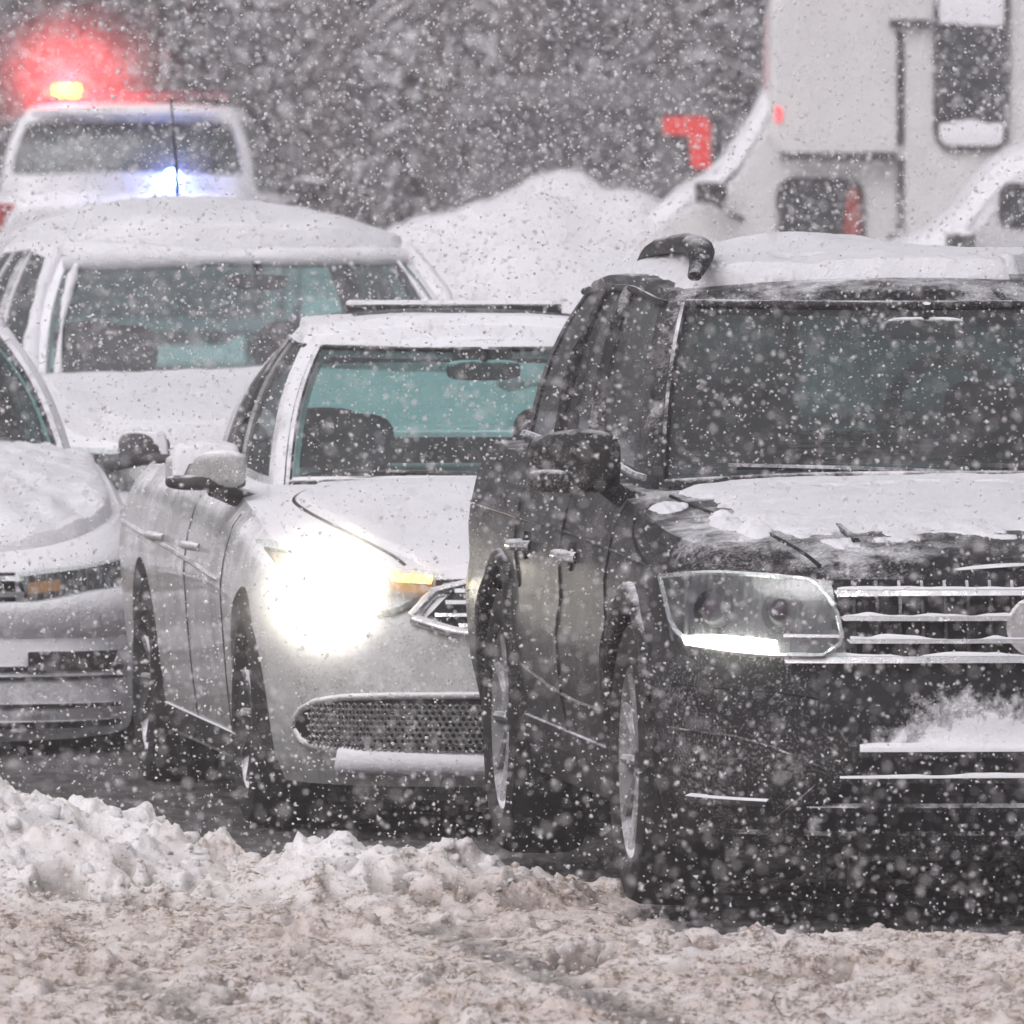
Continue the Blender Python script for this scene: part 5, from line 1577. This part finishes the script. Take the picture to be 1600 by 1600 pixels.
for k, (x, y) in enumerate(((-6.2, 178), (-3.6, 175), (-1.9, 180), (-.5, 174), (.9, 179), (2.1, 174), (3.6, 178), (5.3, 175), (7.2, 179))):
    build_tree(x, y, 6.5 + (k * 37 % 5) * .5, 100 + k, tl[k], 1.0 + .1 * (k % 3))

def build_bare_tree(x, y, hgt, rad, seed, label):
    r = np.random.default_rng(seed)
    z0 = float(terrain(np.array(x), np.array(y)))
    root = empty('bare_tree', (x, y, z0 - .1))
    tag(root, label, 'tree', 'bare trees before the spruces')
    tp = np.stack([.10 * np.sin(np.linspace(0, 3, 12) + seed), .08 * np.cos(np.linspace(0, 2, 12) + seed), np.linspace(0, hgt, 12)], -1)
    tk = tube('trunk', tp, np.linspace(rad, rad * .35, 12), M['bark'], root, 10)
    for k in range(14):
        z = r.uniform(.9, hgt * .95); a = r.uniform(0, 6.283); L = r.uniform(.7, 1.7)
        b0 = np.array([np.interp(z, tp[:, 2], tp[:, 0]), np.interp(z, tp[:, 2], tp[:, 1]), z])
        d = np.array([math.cos(a), math.sin(a), r.uniform(.35, .9)])
        pts = [b0, b0 + d * L * .35 + r.normal(size=3) * .04, b0 + d * L * .7 + r.normal(size=3) * .08, b0 + d * L + r.normal(size=3) * .1]
        lb = tube('limb', pts, [rad * .30, rad * .2, rad * .12, rad * .05], M['bark'], root, 6)
        tube('limb_snow', np.array(pts[:3]) + np.array([0, 0, rad * .2]), [rad * .14, rad * .12, rad * .05], M['snow'], lb, 5)
for k, (x, y, rd, lb) in enumerate(((-3.05, 160, .13, 'slim bare tree rising just right of the police SUV'), (-1.55, 158.5, .19, 'thick bare trunk above the right end of the snow-capped roof'),
                                    (-.75, 161, .11, 'thin bare tree left of the snow pile'), (.05, 159, .21, 'thickest dark bare trunk over the left flank of the snow pile'),
                                    (1.35, 160.5, .13, 'bare tree above the snow pile peak'), (2.55, 159, .15, 'bare tree just left of the motorhome'))):
    build_bare_tree(x, y, 6.0 + .3 * k, rd, 300 + k, lb)

def build_wood():
    r = np.random.default_rng(55)
    LV = []
    for k in range(46):
        x = r.uniform(-30, 30) if k > 14 else r.uniform(-9, 9); y = r.uniform(184, 200); hgt = r.uniform(6, 9); w = r.uniform(1.2, 2.2)
        n = 2200
        z = hgt * r.random(n) ** 1.5; a = r.uniform(0, 6.283, n); rad = w * (1 - z / hgt) ** .8 * r.random(n) ** .4 + .05
        c = np.stack([x + rad * np.cos(a), y + rad * np.sin(a), z + .1], -1)
        d1 = r.normal(size=(n, 3)); d1 /= np.linalg.norm(d1, axis=1)[:, None]; d2 = r.normal(size=(n, 3)); d2 /= np.linalg.norm(d2, axis=1)[:, None]
        LV.append(np.stack([c - d2 * .09, c + d2 * .09, c + d1 * .42], 1).reshape(-1, 3))
    LV = np.concatenate(LV)
    o = mesh_obj('woodland', LV, np.arange(len(LV)).reshape(-1, 3), M['needles'], None, False)
    tag(o, 'dense grey wood fading into the snowfall behind everything', 'wood', kind='stuff')
build_wood()

# ------------------------------------------------------------------ falling snow
def build_flakes(name, n, xr, yr, zr, smin, smax, seed, label, pw=2.2):
    r = np.random.default_rng(seed)
    c = np.stack([r.uniform(*xr, n), r.uniform(*yr, n), r.uniform(*zr, n)], -1)
    s = smin + (smax - smin) * r.random(n) ** pw
    bv = np.array([(1, 0, -.1), (-.5, .87, 0), (-.5, -.87, .1), (0, 0, .75), (.1, 0, -.75)], float)
    bf = np.array([(0, 1, 3), (1, 2, 3), (2, 0, 3), (1, 0, 4), (2, 1, 4), (0, 2, 4)])
    P = bv[None] * (s[:, None, None] * r.uniform(.6, 1.4, (n, 5, 1))) * r.uniform(.55, 1.55, (n, 1, 3))
    ax = r.normal(size=(n, 3)); ax /= np.linalg.norm(ax, axis=1)[:, None]
    an = r.uniform(0, 6.283, n)[:, None, None]
    K = ax[:, None, :]
    P = P * np.cos(an) + np.cross(np.broadcast_to(K, P.shape), P) * np.sin(an) + K * (P * K).sum(-1, keepdims=True) * (1 - np.cos(an))
    P = P + c[:, None, :]
    F = (bf[None] + (np.arange(n) * 5)[:, None, None]).reshape(-1, 3)
    o = mesh_obj(name, P.reshape(-1, 3), F, M['flake'], None, True)
    tag(o, label, 'snow', kind='stuff')
def m_flake():
    t = NT('snowflake')
    d = t.n('ShaderNodeBsdfDiffuse'); d.inputs['Color'].default_value = (.97, .965, .98, 1)
    tr = t.n('ShaderNodeBsdfTranslucent'); tr.inputs['Color'].default_value = (.97, .965, .98, 1)
    m = t.n('ShaderNodeMixShader'); m.inputs[0].default_value = .5
    t.l(d.outputs[0], m.inputs[1]); t.l(tr.outputs[0], m.inputs[2])
    return t.done(m.outputs[0])
M['flake'] = m_flake()
build_flakes('falling_snow', 115000, (-2.6, 2.6), (24, 57), (0.05, 2.9), .0013, .0058, 1, 'snowflakes falling through the air in front of the cars')
build_flakes('distant_snowfall', 120000, (-4.6, 4.6), (57, 150), (0.1, 3.4), .003, .0105, 2, 'finer snowfall drifting behind the nearer cars')

# ------------------------------------------------------------------ haze: the snow-laden air itself
hz = box('haze', (-150, -35, -1.3), (150, 340, 12.5), None)
t = NT('snow_haze')
pv = t.n('ShaderNodeVolumePrincipled')
pv.inputs['Color'].default_value = (.965, .94, .985, 1)
pv.inputs['Density'].default_value = 0.0012
pv.inputs['Anisotropy'].default_value = 0.35
t.l(pv.outputs[0], t.out.inputs['Volume'])
hz.data.materials.append(t.m)
tag(hz, 'pale haze of fine blowing snow filling the air', 'haze', kind='stuff')

# local mist volumes added round the lit lamps to carry their glow
def glow_mist(name, c, r, dens, label):
    o = superell(name, (0, 0, 0), r, 1.0, 1.0, None, None, 24, 14)
    o.location = c
    t = NT(name + '_air')
    pv = t.n('ShaderNodeVolumePrincipled')
    pv.inputs['Color'].default_value = (.98, .98, .98, 1); pv.inputs['Anisotropy'].default_value = 0.2
    mp = t.n('ShaderNodeMapping'); mp.inputs['Scale'].default_value = (1 / r[0], 1 / r[1], 1 / r[2]); t.l(t.coord(), mp.inputs['Vector'])
    ln = t.n('ShaderNodeVectorMath', operation='LENGTH'); t.l(mp.outputs[0], ln.inputs[0])
    f = t.math('SUBTRACT', 1.0, ln.outputs['Value'], True)
    f = t.math('POWER', f, 1.8)
    n = t.ramp(t.noise(5.0, 2, .5), [(.3, .5), (.7, 1.3)])
    t.l(t.math('MULTIPLY', t.math('MULTIPLY', f, dens), n), pv.inputs['Density'])
    t.l(pv.outputs[0], t.out.inputs['Volume'])
    o.data.materials.append(t.m)
    tag(o, label, 'blowing snow', kind='stuff')
glow_mist('beacon_glow_mist', (-2.76, 116.75, 1.86), (.75, .65, .62), .75, 'added mist carrying the glow round the red beacon of the police SUV')
glow_mist('headlight_glow_mist', (-.52, 54.20, .71), (.36, .90, .38), 1.0, 'added mist carrying the glow in the beam of the sedan headlight')
glow_mist('blue_glow_mist', (-2.09, 115.65, 1.26), (.30, .2, .30), 1.3, 'added mist carrying the glow round the blue lamp of the police SUV')
glow_mist('daytime_glow_mist', (.605, 49.30, .715), (.26, .20, .15), 1.3, 'added mist carrying the glow of the daytime lamp of the dark SUV')
